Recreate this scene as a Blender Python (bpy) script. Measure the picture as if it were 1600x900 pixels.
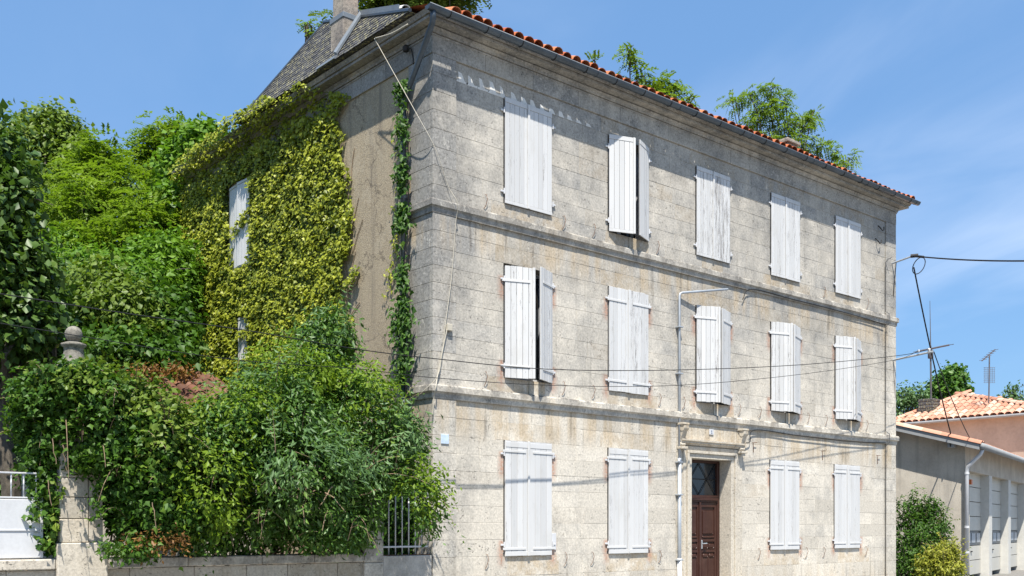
import bpy, math, random
import numpy as np
from mathutils import Matrix, Vector

random.seed(7)
rng = np.random.default_rng(11)
PI = math.pi
R = math.radians

for o in list(bpy.data.objects):
    bpy.data.objects.remove(o, do_unlink=True)
scene = bpy.context.scene
COL = scene.collection

# ------------------------------------------------------------------ camera
# house frame: X along the street front, Y into the plot, Z up, front-left corner at the origin
CAMP = np.array([-10.744, -14.507, 1.6])
_n = math.hypot(.756, .655)
RT = np.array([.756 / _n, -.655 / _n, 0.0])
FW = np.array([.655 / _n, .756 / _n, 0.0])
FPX = 1618.0
cd = bpy.data.cameras.new('camera')
cam = bpy.data.objects.new('camera', cd)
COL.objects.link(cam)
cam.location = CAMP
cam.rotation_euler = (R(90), 0, -math.atan2(FW[0], FW[1]))
cd.sensor_width = 36
cd.lens = 36 * FPX / 1600
cd.shift_y = 375 / 1600
cd.clip_end = 3000
scene.camera = cam

# ------------------------------------------------------------------ light
SUN_EL = R(62)
SUN_DIR = Vector((-math.sin(R(38)) * math.cos(SUN_EL), -math.cos(R(38)) * math.cos(SUN_EL), math.sin(SUN_EL)))
world = bpy.data.worlds.new('World')
scene.world = world
world.use_nodes = True
sd = bpy.data.lights.new('sun', 'SUN')
sd.energy = 4.6
sd.angle = R(0.53)
sd.color = (1.0, .95, .87)
sun = bpy.data.objects.new('sun', sd)
COL.objects.link(sun)
sun.rotation_euler = SUN_DIR.to_track_quat('Z', 'Y').to_euler()
sun.location = (-10, -10, 30)
scene.view_settings.view_transform = 'Standard'
scene.view_settings.look = 'None'
scene.view_settings.gamma = 1
scene.view_settings.use_curve_mapping = False
scene.view_settings.exposure = 0.95
scene.render.engine = 'CYCLES'
scene.cycles.max_bounces = 4
scene.cycles.diffuse_bounces = 2
scene.cycles.transmission_bounces = 2
scene.cycles.transparent_max_bounces = 4
scene.cycles.caustics_reflective = False
scene.cycles.caustics_refractive = False


# ------------------------------------------------------------------ node helpers
class NT:
    def __init__(s, tree):
        s.t = tree
        s.n = tree.nodes
        s.l = tree.links

    def new(s, typ, **kw):
        nd = s.n.new(typ)
        for k, v in kw.items():
            setattr(nd, k, v)
        return nd

    def put(s, sock, v):
        if v is None:
            return
        if isinstance(v, bpy.types.NodeSocket):
            s.l.new(v, sock)
        else:
            if sock.type == 'RGBA' and len(v) == 3:
                v = (*v, 1)
            sock.default_value = v

    def m(s, op, a, b=None, c=None, clamp=False):
        nd = s.new('ShaderNodeMath', operation=op, use_clamp=clamp)
        for i, v in enumerate((a, b, c)):
            s.put(nd.inputs[i], v)
        return nd.outputs[0]

    def vm(s, op, a, b):
        nd = s.new('ShaderNodeVectorMath', operation=op)
        s.put(nd.inputs[0], a)
        s.put(nd.inputs[1], b)
        return nd.outputs[0]

    def ss(s, v, a, b, lo=0.0, hi=1.0):
        nd = s.new('ShaderNodeMapRange', interpolation_type='SMOOTHSTEP')
        s.put(nd.inputs[0], v)
        for i, x in enumerate((a, b, lo, hi)):
            nd.inputs[i + 1].default_value = x
        return nd.outputs[0]

    def noise(s, vec, scale, detail=4, rough=.55, dist=0.0, col=False):
        nd = s.new('ShaderNodeTexNoise')
        s.put(nd.inputs['Vector'], vec)
        nd.inputs['Scale'].default_value = scale
        nd.inputs['Detail'].default_value = detail
        nd.inputs['Roughness'].default_value = rough
        nd.inputs['Distortion'].default_value = dist
        return nd.outputs[1 if col else 0]

    def voro(s, vec, scale, feature='F1', out=0):
        nd = s.new('ShaderNodeTexVoronoi', feature=feature)
        s.put(nd.inputs['Vector'], vec)
        nd.inputs['Scale'].default_value = scale
        return nd.outputs[out]

    def mix(s, f, a, b, blend='MIX'):
        nd = s.new('ShaderNodeMix', data_type='RGBA', blend_type=blend)
        s.put(nd.inputs[0], f)
        s.put(nd.inputs[6], a)
        s.put(nd.inputs[7], b)
        return nd.outputs[2]

    def attr(s, name):
        return s.new('ShaderNodeAttribute', attribute_name=name).outputs['Fac']

    def pos(s):
        return s.new('ShaderNodeNewGeometry').outputs['Position']

    def objco(s):
        return s.new('ShaderNodeTexCoord').outputs['Object']

    def rnd(s):
        return s.new('ShaderNodeObjectInfo').outputs['Random']

    def xyz(s, v):
        nd = s.new('ShaderNodeSeparateXYZ')
        s.put(nd.inputs[0], v)
        return nd.outputs[0], nd.outputs[1], nd.outputs[2]

    def bump(s, h, strength=.4, dist=.02):
        nd = s.new('ShaderNodeBump')
        nd.inputs['Strength'].default_value = strength
        nd.inputs['Distance'].default_value = dist
        s.put(nd.inputs['Height'], h)
        return nd.outputs[0]

    def scale(s, v, sx, sy, sz):
        return s.vm('MULTIPLY', v, (sx, sy, sz))


def material(name, fn):
    m = bpy.data.materials.new(name)
    m.use_nodes = True
    t = NT(m.node_tree)
    b = m.node_tree.nodes['Principled BSDF']
    fn(t, b)
    return m


def plain(name, col, rough=.6, metal=0.0, var=.18, scale=6.0, spec=.3, bump=0.0):
    def fn(t, b):
        p = t.pos()
        n = t.noise(p, scale, 5, .6)
        n2 = t.noise(p, scale * 9, 3, .6)
        f = t.m('ADD', t.m('MULTIPLY', n, .65), t.m('MULTIPLY', n2, .35))
        d = tuple(c * (1 - var) for c in col)
        l = tuple(min(1, c * (1 + var)) for c in col)
        t.put(b.inputs['Base Color'], t.mix(t.ss(f, .3, .7), d, l))
        b.inputs['Roughness'].default_value = rough
        b.inputs['Metallic'].default_value = metal
        b.inputs['Specular IOR Level'].default_value = spec
        if bump:
            t.put(b.inputs['Normal'], t.bump(n2, bump, .01))
    return material(name, fn)


# ------------------------------------------------------------------ sky
def build_sky():
    t = NT(world.node_tree)
    bg = world.node_tree.nodes['Background']
    sky = t.new('ShaderNodeTexSky', sky_type='NISHITA')
    sky.sun_disc = False
    sky.sun_elevation = SUN_EL
    sky.sun_rotation = math.atan2(SUN_DIR.x, SUN_DIR.y)
    sky.altitude = 50
    sky.air_density = 1.2
    sky.dust_density = .6
    sky.ozone_density = 3.0
    v = t.new('ShaderNodeTexCoord').outputs['Generated']
    x, y, z = t.xyz(v)
    den = t.m('ADD', t.m('MAXIMUM', z, 0.0), .18)
    cv = t.new('ShaderNodeCombineXYZ')
    t.put(cv.inputs[0], t.m('DIVIDE', x, den))
    t.put(cv.inputs[1], t.m('DIVIDE', y, den))
    c = t.scale(cv.outputs[0], 1.0, .55, 1.0)
    n = t.noise(c, .8, 4, .5, .4)
    n2 = t.noise(c, 2.6, 5, .55, .8)
    cl = t.ss(t.m('ADD', t.m('MULTIPLY', n, .72), t.m('MULTIPLY', n2, .28)), .42, .74)
    east = t.ss(t.m('SUBTRACT', t.m('MULTIPLY', x, .9), t.m('MULTIPLY', y, .55)), -.35, .55, .15, 1.0)
    cl = t.m('MULTIPLY', t.m('MULTIPLY', cl, east), .6)
    skc = t.mix(1.0, sky.outputs[0], (.84, 1.03, 1.2), 'MULTIPLY')
    skc = t.mix(.6, skc, (1.42, 2.85, 5.3))
    col = t.mix(cl, skc, (6.4, 7.2, 8.6))
    t.put(bg.inputs['Color'], col)
    bg.inputs['Strength'].default_value = .08


build_sky()

# ------------------------------------------------------------------ materials
STR_LO, STR_HI, FRZ = 3.86, 7.09, 9.85
PITCH, WX0, WW = 2.76, 1.62, 1.2


def stone_fn(kind):
    def fn(t, b, kind=kind):
        moss = kind == 'string'
        if kind == 'cornice':
            kind = 'string'
        p = t.pos()
        x, y, z = t.xyz(p)
        tone = t.attr('tone')
        warm = t.attr('warm')
        n1 = t.noise(p, .55, 5, .6, .3)
        n2 = t.noise(p, 3.2, 6, .65)
        n3 = t.noise(p, 24, 5, .7)
        stk = t.noise(t.scale(p, 3.0, 3.0, .22), 1.0, 5, .6)
        stk2 = t.noise(t.scale(p, 7.0, 7.0, .5), 1.0, 4, .6)
        hz = t.ss(z, 3.0, 8.0, .03, .60)
        crn = t.ss(x, .35, 1.3, .32, 0)
        g = t.m('ADD', hz, crn)
        g = t.m('ADD', g, t.m('MULTIPLY', t.m('SUBTRACT', n1, .5), 1.7))
        g = t.m('ADD', g, t.m('MULTIPLY', t.m('SUBTRACT', n2, .5), 1.5))
        g = t.m('ADD', g, t.m('MULTIPLY', t.m('SUBTRACT', tone, .5), .68), clamp=True)
        if kind == 'door':
            g = t.m('MULTIPLY', g, .7)
        if kind == 'side':
            g = t.m('ADD', g, .3, clamp=True)
        if kind == 'string':
            g = t.m('ADD', g, .05, clamp=True)
        cream, grey = (.61, .56, .475), (.26, .25, .23)
        if kind == 'door':
            cream, grey = (.57, .515, .425), (.40, .365, .31)
        col = t.mix(g, cream, grey)
        # ochre damp staining under the string courses, sills and lintels
        def band(lo, hi, f):
            return t.m('MULTIPLY', t.ss(z, lo - f, lo), t.ss(z, hi, hi + .02, 1, 0))
        und = t.m('ADD', band(STR_LO - .30, STR_LO, .55), t.m('MULTIPLY', band(STR_HI - .3, STR_HI, .5), .9))
        und = t.m('ADD', und, t.m('MULTIPLY', t.ss(z, .1, 1.1, 1, 0), .6))
        och = t.m('MULTIPLY', und, t.ss(stk, .40, .64))
        och = t.m('ADD', och, t.m('MULTIPLY', warm, t.ss(n2, .36, .60)), clamp=True)
        if kind == 'string':
            och = t.m('MULTIPLY', t.ss(stk, .5, .7), .35)
        col = t.mix(t.m('MULTIPLY', och, .74), col, (.46, .36, .235))
        # soot and lichen streaks
        dk = t.m('MULTIPLY', t.ss(stk2, .55, .74), t.m('ADD', t.m('MULTIPLY', und, 1.0), t.ss(z, 3.5, 5.0, .34, .52)), clamp=True)
        col = t.mix(t.m('MULTIPLY', dk, .68), col, (.155, .14, .12))
        if kind == 'string':
            nz = t.xyz(t.new('ShaderNodeNewGeometry').outputs['Normal'])[2]
            lich = t.m('MULTIPLY', t.ss(nz, -.2, .5, .22 if moss else .12, 1.0), t.ss(n2, .42, .58))
            col = t.mix(t.m('MULTIPLY', lich, .85), col, (.105, .095, .085))
        # rust weeping from the hinges
        d1 = t.m('PINGPONG', t.m('SUBTRACT', x, WX0 - .05), PITCH / 2)
        d2 = t.m('PINGPONG', t.m('SUBTRACT', x, WX0 + WW + .05), PITCH / 2)
        dm = t.m('MINIMUM', d1, d2)
        zb = None
        for a, c in ((.92, 1.38), (2.55, 3.02), (4.22, 4.70), (5.82, 6.25)):
            q = t.m('MULTIPLY', t.ss(z, a - .12, a + .12), t.ss(z, c - .04, c + .02, 1, 0))
            zb = q if zb is None else t.m('ADD', zb, q)
        wd = t.ss(n2, .2, .8, .07, .17)
        nd = t.m('SUBTRACT', 1.0, t.m('DIVIDE', dm, wd), clamp=True)
        ru = t.m('MULTIPLY', t.m('MULTIPLY', nd, zb), t.ss(n3, .3, .6), clamp=True)
        ru = t.m('MULTIPLY', ru, t.m('MULTIPLY', t.ss(x, 1.2, 1.3), t.ss(x, 14.1, 14.2, 1, 0)))
        if kind == 'front':
            col = t.mix(t.m('MULTIPLY', ru, .85), col, (.36, .15, .085))
        # pits, lichen freckles and tool marks
        pit = t.ss(t.voro(t.vm('ADD', p, t.scale(t.noise(p, 9, 3, .6, col=True), .35, .35, .35)), 11), .12, .27, 1, 0)
        pitm = t.m('MULTIPLY', pit, t.ss(t.noise(p, 2.1, 4, .6), .44, .58))
        col = t.mix(t.m('MULTIPLY', pitm, .7), col, (.10, .09, .08))
        bl = t.ss(t.noise(p, 21, 5, .78), .52, .66)
        blm = t.m('MULTIPLY', bl, t.m('ADD', t.m('MULTIPLY', g, .9), .15))
        col = t.mix(t.m('MULTIPLY', blm, .74), col, (.12, .115, .105))
        wl = t.m('MULTIPLY', t.ss(t.noise(p, 16, 5, .75), .54, .66), t.ss(n1, .38, .56))
        col = t.mix(t.m('MULTIPLY', wl, .5), col, (.62, .585, .51))
        v = t.m('ADD', .76, t.m('MULTIPLY', tone, .44))
        v = t.m('MULTIPLY', v, t.ss(n3, .25, .75, .76, 1.2))
        cc = t.new('ShaderNodeCombineColor')
        for i in range(3):
            t.put(cc.inputs[i], v)
        col = t.mix(1.0, col, cc.outputs[0], 'MULTIPLY')
        t.put(b.inputs['Base Color'], col)
        b.inputs['Roughness'].default_value = .92
        b.inputs['Specular IOR Level'].default_value = .12
        h = t.m('SUBTRACT', t.m('ADD', t.m('MULTIPLY', n3, .5), t.m('MULTIPLY', n2, .5)), t.m('MULTIPLY', pitm, .8))
        t.put(b.inputs['Normal'], t.bump(h, .5, .012))
    return fn


M = {}
M['stone'] = material('limestone', stone_fn('front'))
M['stone_side'] = material('limestone_side', stone_fn('side'))
M['string'] = material('limestone_moulding', stone_fn('string'))
M['cornice'] = material('limestone_cornice', stone_fn('cornice'))
M['door_stone'] = material('limestone_door', stone_fn('door'))
M['mortar'] = plain('mortar', (.46, .43, .37), .95, var=.25, scale=3)


def rough_fn(t, b):
    p = t.pos()
    x, y, z = t.xyz(p)
    v = t.voro(p, 60, 'F1', 0)
    vc = t.voro(p, 60, 'F1', 1)
    n = t.noise(p, .8, 5, .6)
    n2 = t.noise(p, 9, 5, .7)
    r, g, bb = t.xyz(vc)
    col = t.mix(t.ss(r, .1, .9), (.31, .25, .165), (.45, .375, .265))
    col = t.mix(t.ss(v, .45, .95), col, (.22, .19, .15))
    col = t.mix(t.ss(n, .35, .7, 0, .5), col, (.40, .335, .235))
    stk = t.noise(t.scale(p, 4, 4, .3), 1.0, 4, .6)
    col = t.mix(t.m('MULTIPLY', t.ss(stk, .50, .72), .55), col, (.16, .14, .115))
    col = t.mix(t.ss(n2, .5, .8, 0, .3), col, (.20, .17, .13))
    ck = t.voro(t.vm('ADD', p, t.scale(t.noise(p, 2.5, 4, .6, col=True), .8, .8, .8)), .55, 'DISTANCE_TO_EDGE', 0)
    col = t.mix(t.ss(ck, .0, .014, .6, 0), col, (.09, .075, .06))
    pt = t.noise(p, 1.3, 3, .5, 1.0)
    col = t.mix(t.ss(pt, .60, .64, 0, .25), col, (.46, .40, .30))
    t.put(b.inputs['Base Color'], col)
    b.inputs['Roughness'].default_value = .95
    b.inputs['Specular IOR Level'].default_value = .1
    t.put(b.inputs['Normal'], t.bump(t.m('SUBTRACT', 1.0, v), .3, .012))


M['rough'] = material('roughcast', rough_fn)


def paint_fn(t, b):
    p = t.pos()
    tone = t.attr('tone')
    wear = t.attr('warm')
    f = t.noise(t.scale(p, 70, 70, 3.6), 1.0, 6, .72)
    f2 = t.noise(t.scale(p, 12, 12, .8), 1.0, 4, .6)
    f3 = t.noise(p, 40, 4, .7)
    s = t.m('ADD', t.m('MULTIPLY', f, .74), t.m('MULTIPLY', f2, .26))
    s = t.m('ADD', s, t.m('MULTIPLY', t.m('SUBTRACT', f3, .5), .12))
    s = t.m('ADD', s, t.m('MULTIPLY', wear, .105))
    fl = t.ss(s, .632, .652)
    d = t.m('ADD', .86, t.m('MULTIPLY', tone, .16))
    base = t.mix(t.ss(f2, .3, .75, 0, .35), (.60, .597, .585), (.52, .52, .515))
    cc = t.new('ShaderNodeCombineColor')
    for i in range(3):
        t.put(cc.inputs[i], d)
    base = t.mix(1.0, base, cc.outputs[0], 'MULTIPLY')
    gr = t.noise(t.scale(p, 3.0, 3.0, 1.2), 1.0, 5, .65)
    base = t.mix(t.ss(gr, .5, .75, 0, .4), base, (.44, .425, .39))
    wood = t.mix(f3, (.15, .14, .13), (.33, .315, .30))
    t.put(b.inputs['Base Color'], t.mix(fl, base, wood))
    b.inputs['Roughness'].default_value = .62
    b.inputs['Specular IOR Level'].default_value = .25
    t.put(b.inputs['Normal'], t.bump(t.m('SUBTRACT', t.m('MULTIPLY', f, .4), fl), .35, .004))


M['paint'] = material('flaking_white_paint', paint_fn)
M['shutter_back'] = plain('grey_bare_wood', (.20, .20, .205), .8, var=.3, scale=8)
M['white'] = plain('white_enamel', (.55, .555, .565), .45, var=.08, scale=3)
M['cream_plastic'] = plain('cream_cable', (.46, .42, .34), .6, var=.12)
M['zinc_dark'] = plain('dark_zinc', (.085, .105, .125), .42, .55, var=.22, scale=3, spec=.5)
M['zinc'] = plain('pale_zinc', (.18, .205, .23), .6, .25, var=.15, scale=4, spec=.5)
M['galv'] = plain('galvanised', (.40, .43, .46), .5, .35, var=.15, scale=5)
M['iron'] = plain('black_iron', (.03, .028, .027), .65, .2, var=.3)
M['cable'] = plain('black_cable', (.012, .012, .013), .6)
M['rust'] = plain('rusty_iron', (.17, .085, .05), .8, .1, var=.4, scale=12)
M['blue_plate'] = plain('faded_blue_plate', (.50, .60, .72), .4, var=.15, scale=14)
M['plate_ink'] = plain('plate_ink', (.10, .13, .20), .5)
M['dark'] = plain('unlit_interior', (.02, .018, .016), .9)
M['antenna'] = plain('antenna_metal', (.13, .12, .12), .5, .4)


def wood_fn(t, b):
    p = t.pos()
    g = t.noise(t.scale(p, 30, 30, 1.6), 1.0, 5, .6)
    n = t.noise(p, 3, 4, .6)
    col = t.mix(g, (.026, .010, .007), (.068, .026, .017))
    col = t.mix(t.ss(n, .45, .75, 0, .45), col, (.085, .043, .03))
    t.put(b.inputs['Base Color'], col)
    b.inputs['Roughness'].default_value = .5
    b.inputs['Specular IOR Level'].default_value = .35
    t.put(b.inputs['Normal'], t.bump(g, .2, .004))


M['door_wood'] = material('varnished_door_wood', wood_fn)


def glass_fn(t, b):
    b.inputs['Base Color'].default_value = (.02, .025, .03, 1)
    b.inputs['Roughness'].default_value = .12
    b.inputs['Specular IOR Level'].default_value = .6


M['glass'] = material('dark_window_glass', glass_fn)


def tile_fn(pal):
    def fn(t, b):
        p = t.pos()
        r = t.rnd()
        a = t.attr('tone')
        k = t.m('FRACT', t.m('ADD', t.m('MULTIPLY', r, 7.31), a))
        n = t.noise(p, 9, 5, .65)
        n2 = t.noise(p, 45, 4, .7)
        col = t.mix(t.ss(k, 0, .55), pal[0], pal[1])
        col = t.mix(t.ss(k, .55, 1.0), col, pal[2])
        col = t.mix(t.ss(n, .50, .72, 0, .55), col, pal[3])
        col = t.mix(t.ss(n2, .58, .75, 0, .5), col, (.10, .075, .06))
        t.put(b.inputs['Base Color'], col)
        b.inputs['Roughness'].default_value = .85
        b.inputs['Specular IOR Level'].default_value = .2
        t.put(b.inputs['Normal'], t.bump(n2, .35, .01))
    return fn


M['tile'] = material('red_clay_tile', tile_fn(((.34, .085, .035), (.44, .13, .05), (.50, .18, .08), (.25, .09, .05))))
M['tile_pale'] = material('pale_clay_tile', tile_fn(((.42, .19, .12), (.52, .28, .19), (.62, .42, .31), (.42, .27, .21))))
M['tile_old'] = material('mossy_clay_tile', tile_fn(((.10, .05, .034), (.165, .075, .048), (.20, .11, .075), (.06, .055, .04))))


def slate_fn(t, b):
    p = t.pos()
    tone = t.attr('tone')
    n = t.noise(p, 3.0, 4, .6)
    n2 = t.noise(p, 15, 4, .65)
    col = t.mix(tone, (.032, .031, .033), (.085, .082, .083))
    ls = t.m('MULTIPLY', t.ss(n2, .53, .60), t.ss(n, .36, .52))
    col = t.mix(t.m('MULTIPLY', ls, .9), col, (.36, .33, .18))
    t.put(b.inputs['Base Color'], col)
    b.inputs['Roughness'].default_value = .7


M['slate'] = material('lichened_slate', slate_fn)


def chim_fn(t, b):
    p = t.pos()
    n = t.noise(p, 2.2, 5, .65)
    n2 = t.noise(p, 16, 5, .7)
    col = t.mix(t.ss(n, .3, .7), (.19, .165, .145), (.40, .345, .275))
    col = t.mix(t.ss(n2, .45, .7, 0, .7), col, (.10, .09, .08))
    t.put(b.inputs['Base Color'], col)
    b.inputs['Roughness'].default_value = .95
    t.put(b.inputs['Normal'], t.bump(n2, .6, .02))


M['chimney'] = material('stained_render', chim_fn)


def plaster_fn(t, b):
    p = t.pos()
    x, y, z = t.xyz(p)
    n = t.noise(p, 1.3, 5, .62)
    n2 = t.noise(p, 22, 4, .7)
    stk = t.noise(t.scale(p, 3.5, 3.5, .25), 1.0, 4, .6)
    col = t.mix(t.ss(n, .3, .7), (.40, .36, .30), (.53, .485, .41))
    col = t.mix(t.m('MULTIPLY', t.ss(stk, .52, .7), .45), col, (.25, .235, .21))
    col = t.mix(t.m('MULTIPLY', t.ss(z, .1, .9, 1, 0), t.ss(n, .3, .6, .2, .7)), col, (.22, .20, .165))
    col = t.mix(t.ss(n2, .45, .7, 0, .3), col, (.26, .24, .21))
    t.put(b.inputs['Base Color'], col)
    b.inputs['Roughness'].default_value = .95
    b.inputs['Specular IOR Level'].default_value = .15
    t.put(b.inputs['Normal'], t.bump(n2, .4, .01))


M['plaster'] = material('grey_roughcast', plaster_fn)
M['pink'] = plain('pink_render', (.43, .34, .275), .95, var=.13, scale=.8, bump=.2)
M['pier_paint'] = plain('cream_pier_paint', (.56, .545, .50), .8, var=.08)
M['off_white'] = plain('off_white_matt', (.68, .655, .60), .9, var=.15)
M['conduit'] = plain('grey_conduit', (.10, .10, .10), .6)
M['fascia'] = plain('grey_fascia', (.27, .28, .285), .7, var=.1)
M['finial'] = plain('mossy_finial_stone', (.20, .185, .155), .95, var=.5, scale=16, bump=.6)
M['lamp_orange'] = plain('orange_lamp_glass', (.55, .14, .04), .4)
M['garage_door'] = plain('cream_sectional_door', (.52, .50, .44), .55, var=.06, scale=1.5)
M['concrete'] = plain('weathered_concrete', (.40, .375, .335), .95, var=.28, scale=4, bump=.4)
M['asphalt'] = plain('asphalt', (.19, .18, .165), .95, var=.25, scale=8, bump=.3)
M['pave'] = plain('pavement_concrete', (.30, .285, .255), .95, var=.18, scale=3, bump=.3)
M['earth'] = plain('garden_earth', (.07, .06, .035), .95, var=.4, scale=1.5, bump=.4)
M['bark'] = plain('bark', (.10, .085, .065), .95, var=.4, scale=14, bump=.6)
M['twig'] = plain('dry_twig', (.24, .17, .11), .9, var=.3, scale=10)


def leaf_mat(name, dark, light, hot, trans=.32, gloss=.32, rough=.45):
    def fn(t, b):
        tone = t.attr('tone')
        n = t.noise(t.pos(), .9, 3, .6)
        k = t.m('ADD', t.m('MULTIPLY', tone, .75), t.m('MULTIPLY', t.m('SUBTRACT', n, .35), .55), clamp=True)
        col = t.mix(t.ss(k, .0, .6), dark, light)
        col = t.mix(t.ss(k, .6, 1.0), col, hot)
        t.put(b.inputs['Base Color'], col)
        b.inputs['Roughness'].default_value = rough
        b.inputs['Specular IOR Level'].default_value = gloss
        tr = t.new('ShaderNodeBsdfTranslucent')
        tc = t.mix(1.0, col, (1.15, 1.25, .55), 'MULTIPLY')
        t.put(tr.inputs['Color'], tc)
        mx = t.new('ShaderNodeMixShader')
        mx.inputs[0].default_value = trans
        t.l.new(b.outputs[0], mx.inputs[1])
        t.l.new(tr.outputs[0], mx.inputs[2])
        out = [q for q in t.n if q.type == 'OUTPUT_MATERIAL'][0]
        t.l.new(mx.outputs[0], out.inputs['Surface'])
    return material(name, fn)


M['ivy'] = leaf_mat('wall_creeper_leaf', (0.112, 0.150, 0.014), (0.335, 0.365, 0.031), (0.558, 0.570, 0.090), .3, .3)
M['ivy_under'] = leaf_mat('shaded_creeper_leaf', (.045, .065, .012), (.08, .105, .016), (.15, .17, .03), .2, .2)  # darker creeper leaf: shade in the gaps between leaves put into the colour
M['ivy_dark'] = leaf_mat('creeper_leaf_green', (0.024, 0.069, 0.008), (0.063, 0.141, 0.014), (0.166, 0.243, 0.030), .3, .3, .5)
M['bush'] = leaf_mat('shrub_leaf', (0.034, 0.083, 0.012), (0.083, 0.171, 0.026), (0.195, 0.292, 0.050), .3, .4, .45)
M['bush_grey'] = leaf_mat('grey_green_leaf', (0.055, 0.110, 0.039), (0.110, 0.198, 0.066), (0.198, 0.297, 0.121), .25, .35, .5)
M['robinia'] = leaf_mat('robinia_leaf', (0.082, 0.149, 0.012), (0.178, 0.270, 0.024), (0.307, 0.397, 0.060), .42, .2)
M['vine_tree'] = leaf_mat('creeper_tree_leaf', (0.075, 0.127, 0.019), (0.149, 0.218, 0.031), (0.255, 0.311, 0.062), .32, .25)
M['broad'] = leaf_mat('broadleaf_leaf', (0.031, 0.075, 0.014), (0.074, 0.139, 0.022), (0.173, 0.232, 0.050), .28, .4, .45)
M['dark_tree'] = leaf_mat('dark_tree_leaf', (0.027, 0.081, 0.010), (0.075, 0.169, 0.018), (0.163, 0.275, 0.037), .3, .35)
M['fresh_tree'] = leaf_mat('fresh_tree_leaf', (0.056, 0.131, 0.013), (0.131, 0.250, 0.022), (0.250, 0.375, 0.050), .36, .25)
M['yellow_shrub'] = leaf_mat('yellow_shrub_leaf', (.13, .16, .02), (.30, .31, .04), (.45, .42, .08), .3, .25)
M['red_shrub'] = leaf_mat('reddish_leaf', (.12, .06, .02), (.22, .11, .035), (.32, .20, .05), .3, .25)


# ------------------------------------------------------------------ mesh helpers
WL = {}


def link(o, parent=None, origin=(0, 0, 0)):
    COL.objects.link(o)
    WL[o.name] = Vector(origin)
    if parent is not None:
        o.parent = parent
        o.location = Vector(origin) - WL[parent.name]
    else:
        o.location = origin
    return o


def tag(o, label=None, cat=None, group=None, kind=None):
    if label:
        o['label'] = label
    if cat:
        o['category'] = cat
    if group:
        o['group'] = group
    if kind:
        o['kind'] = kind
    return o


def thing(name, loc, label, cat, group=None):
    o = bpy.data.objects.new(name, None)
    o.empty_display_size = .2
    link(o, None, loc)
    return tag(o, label, cat, group)


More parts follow.
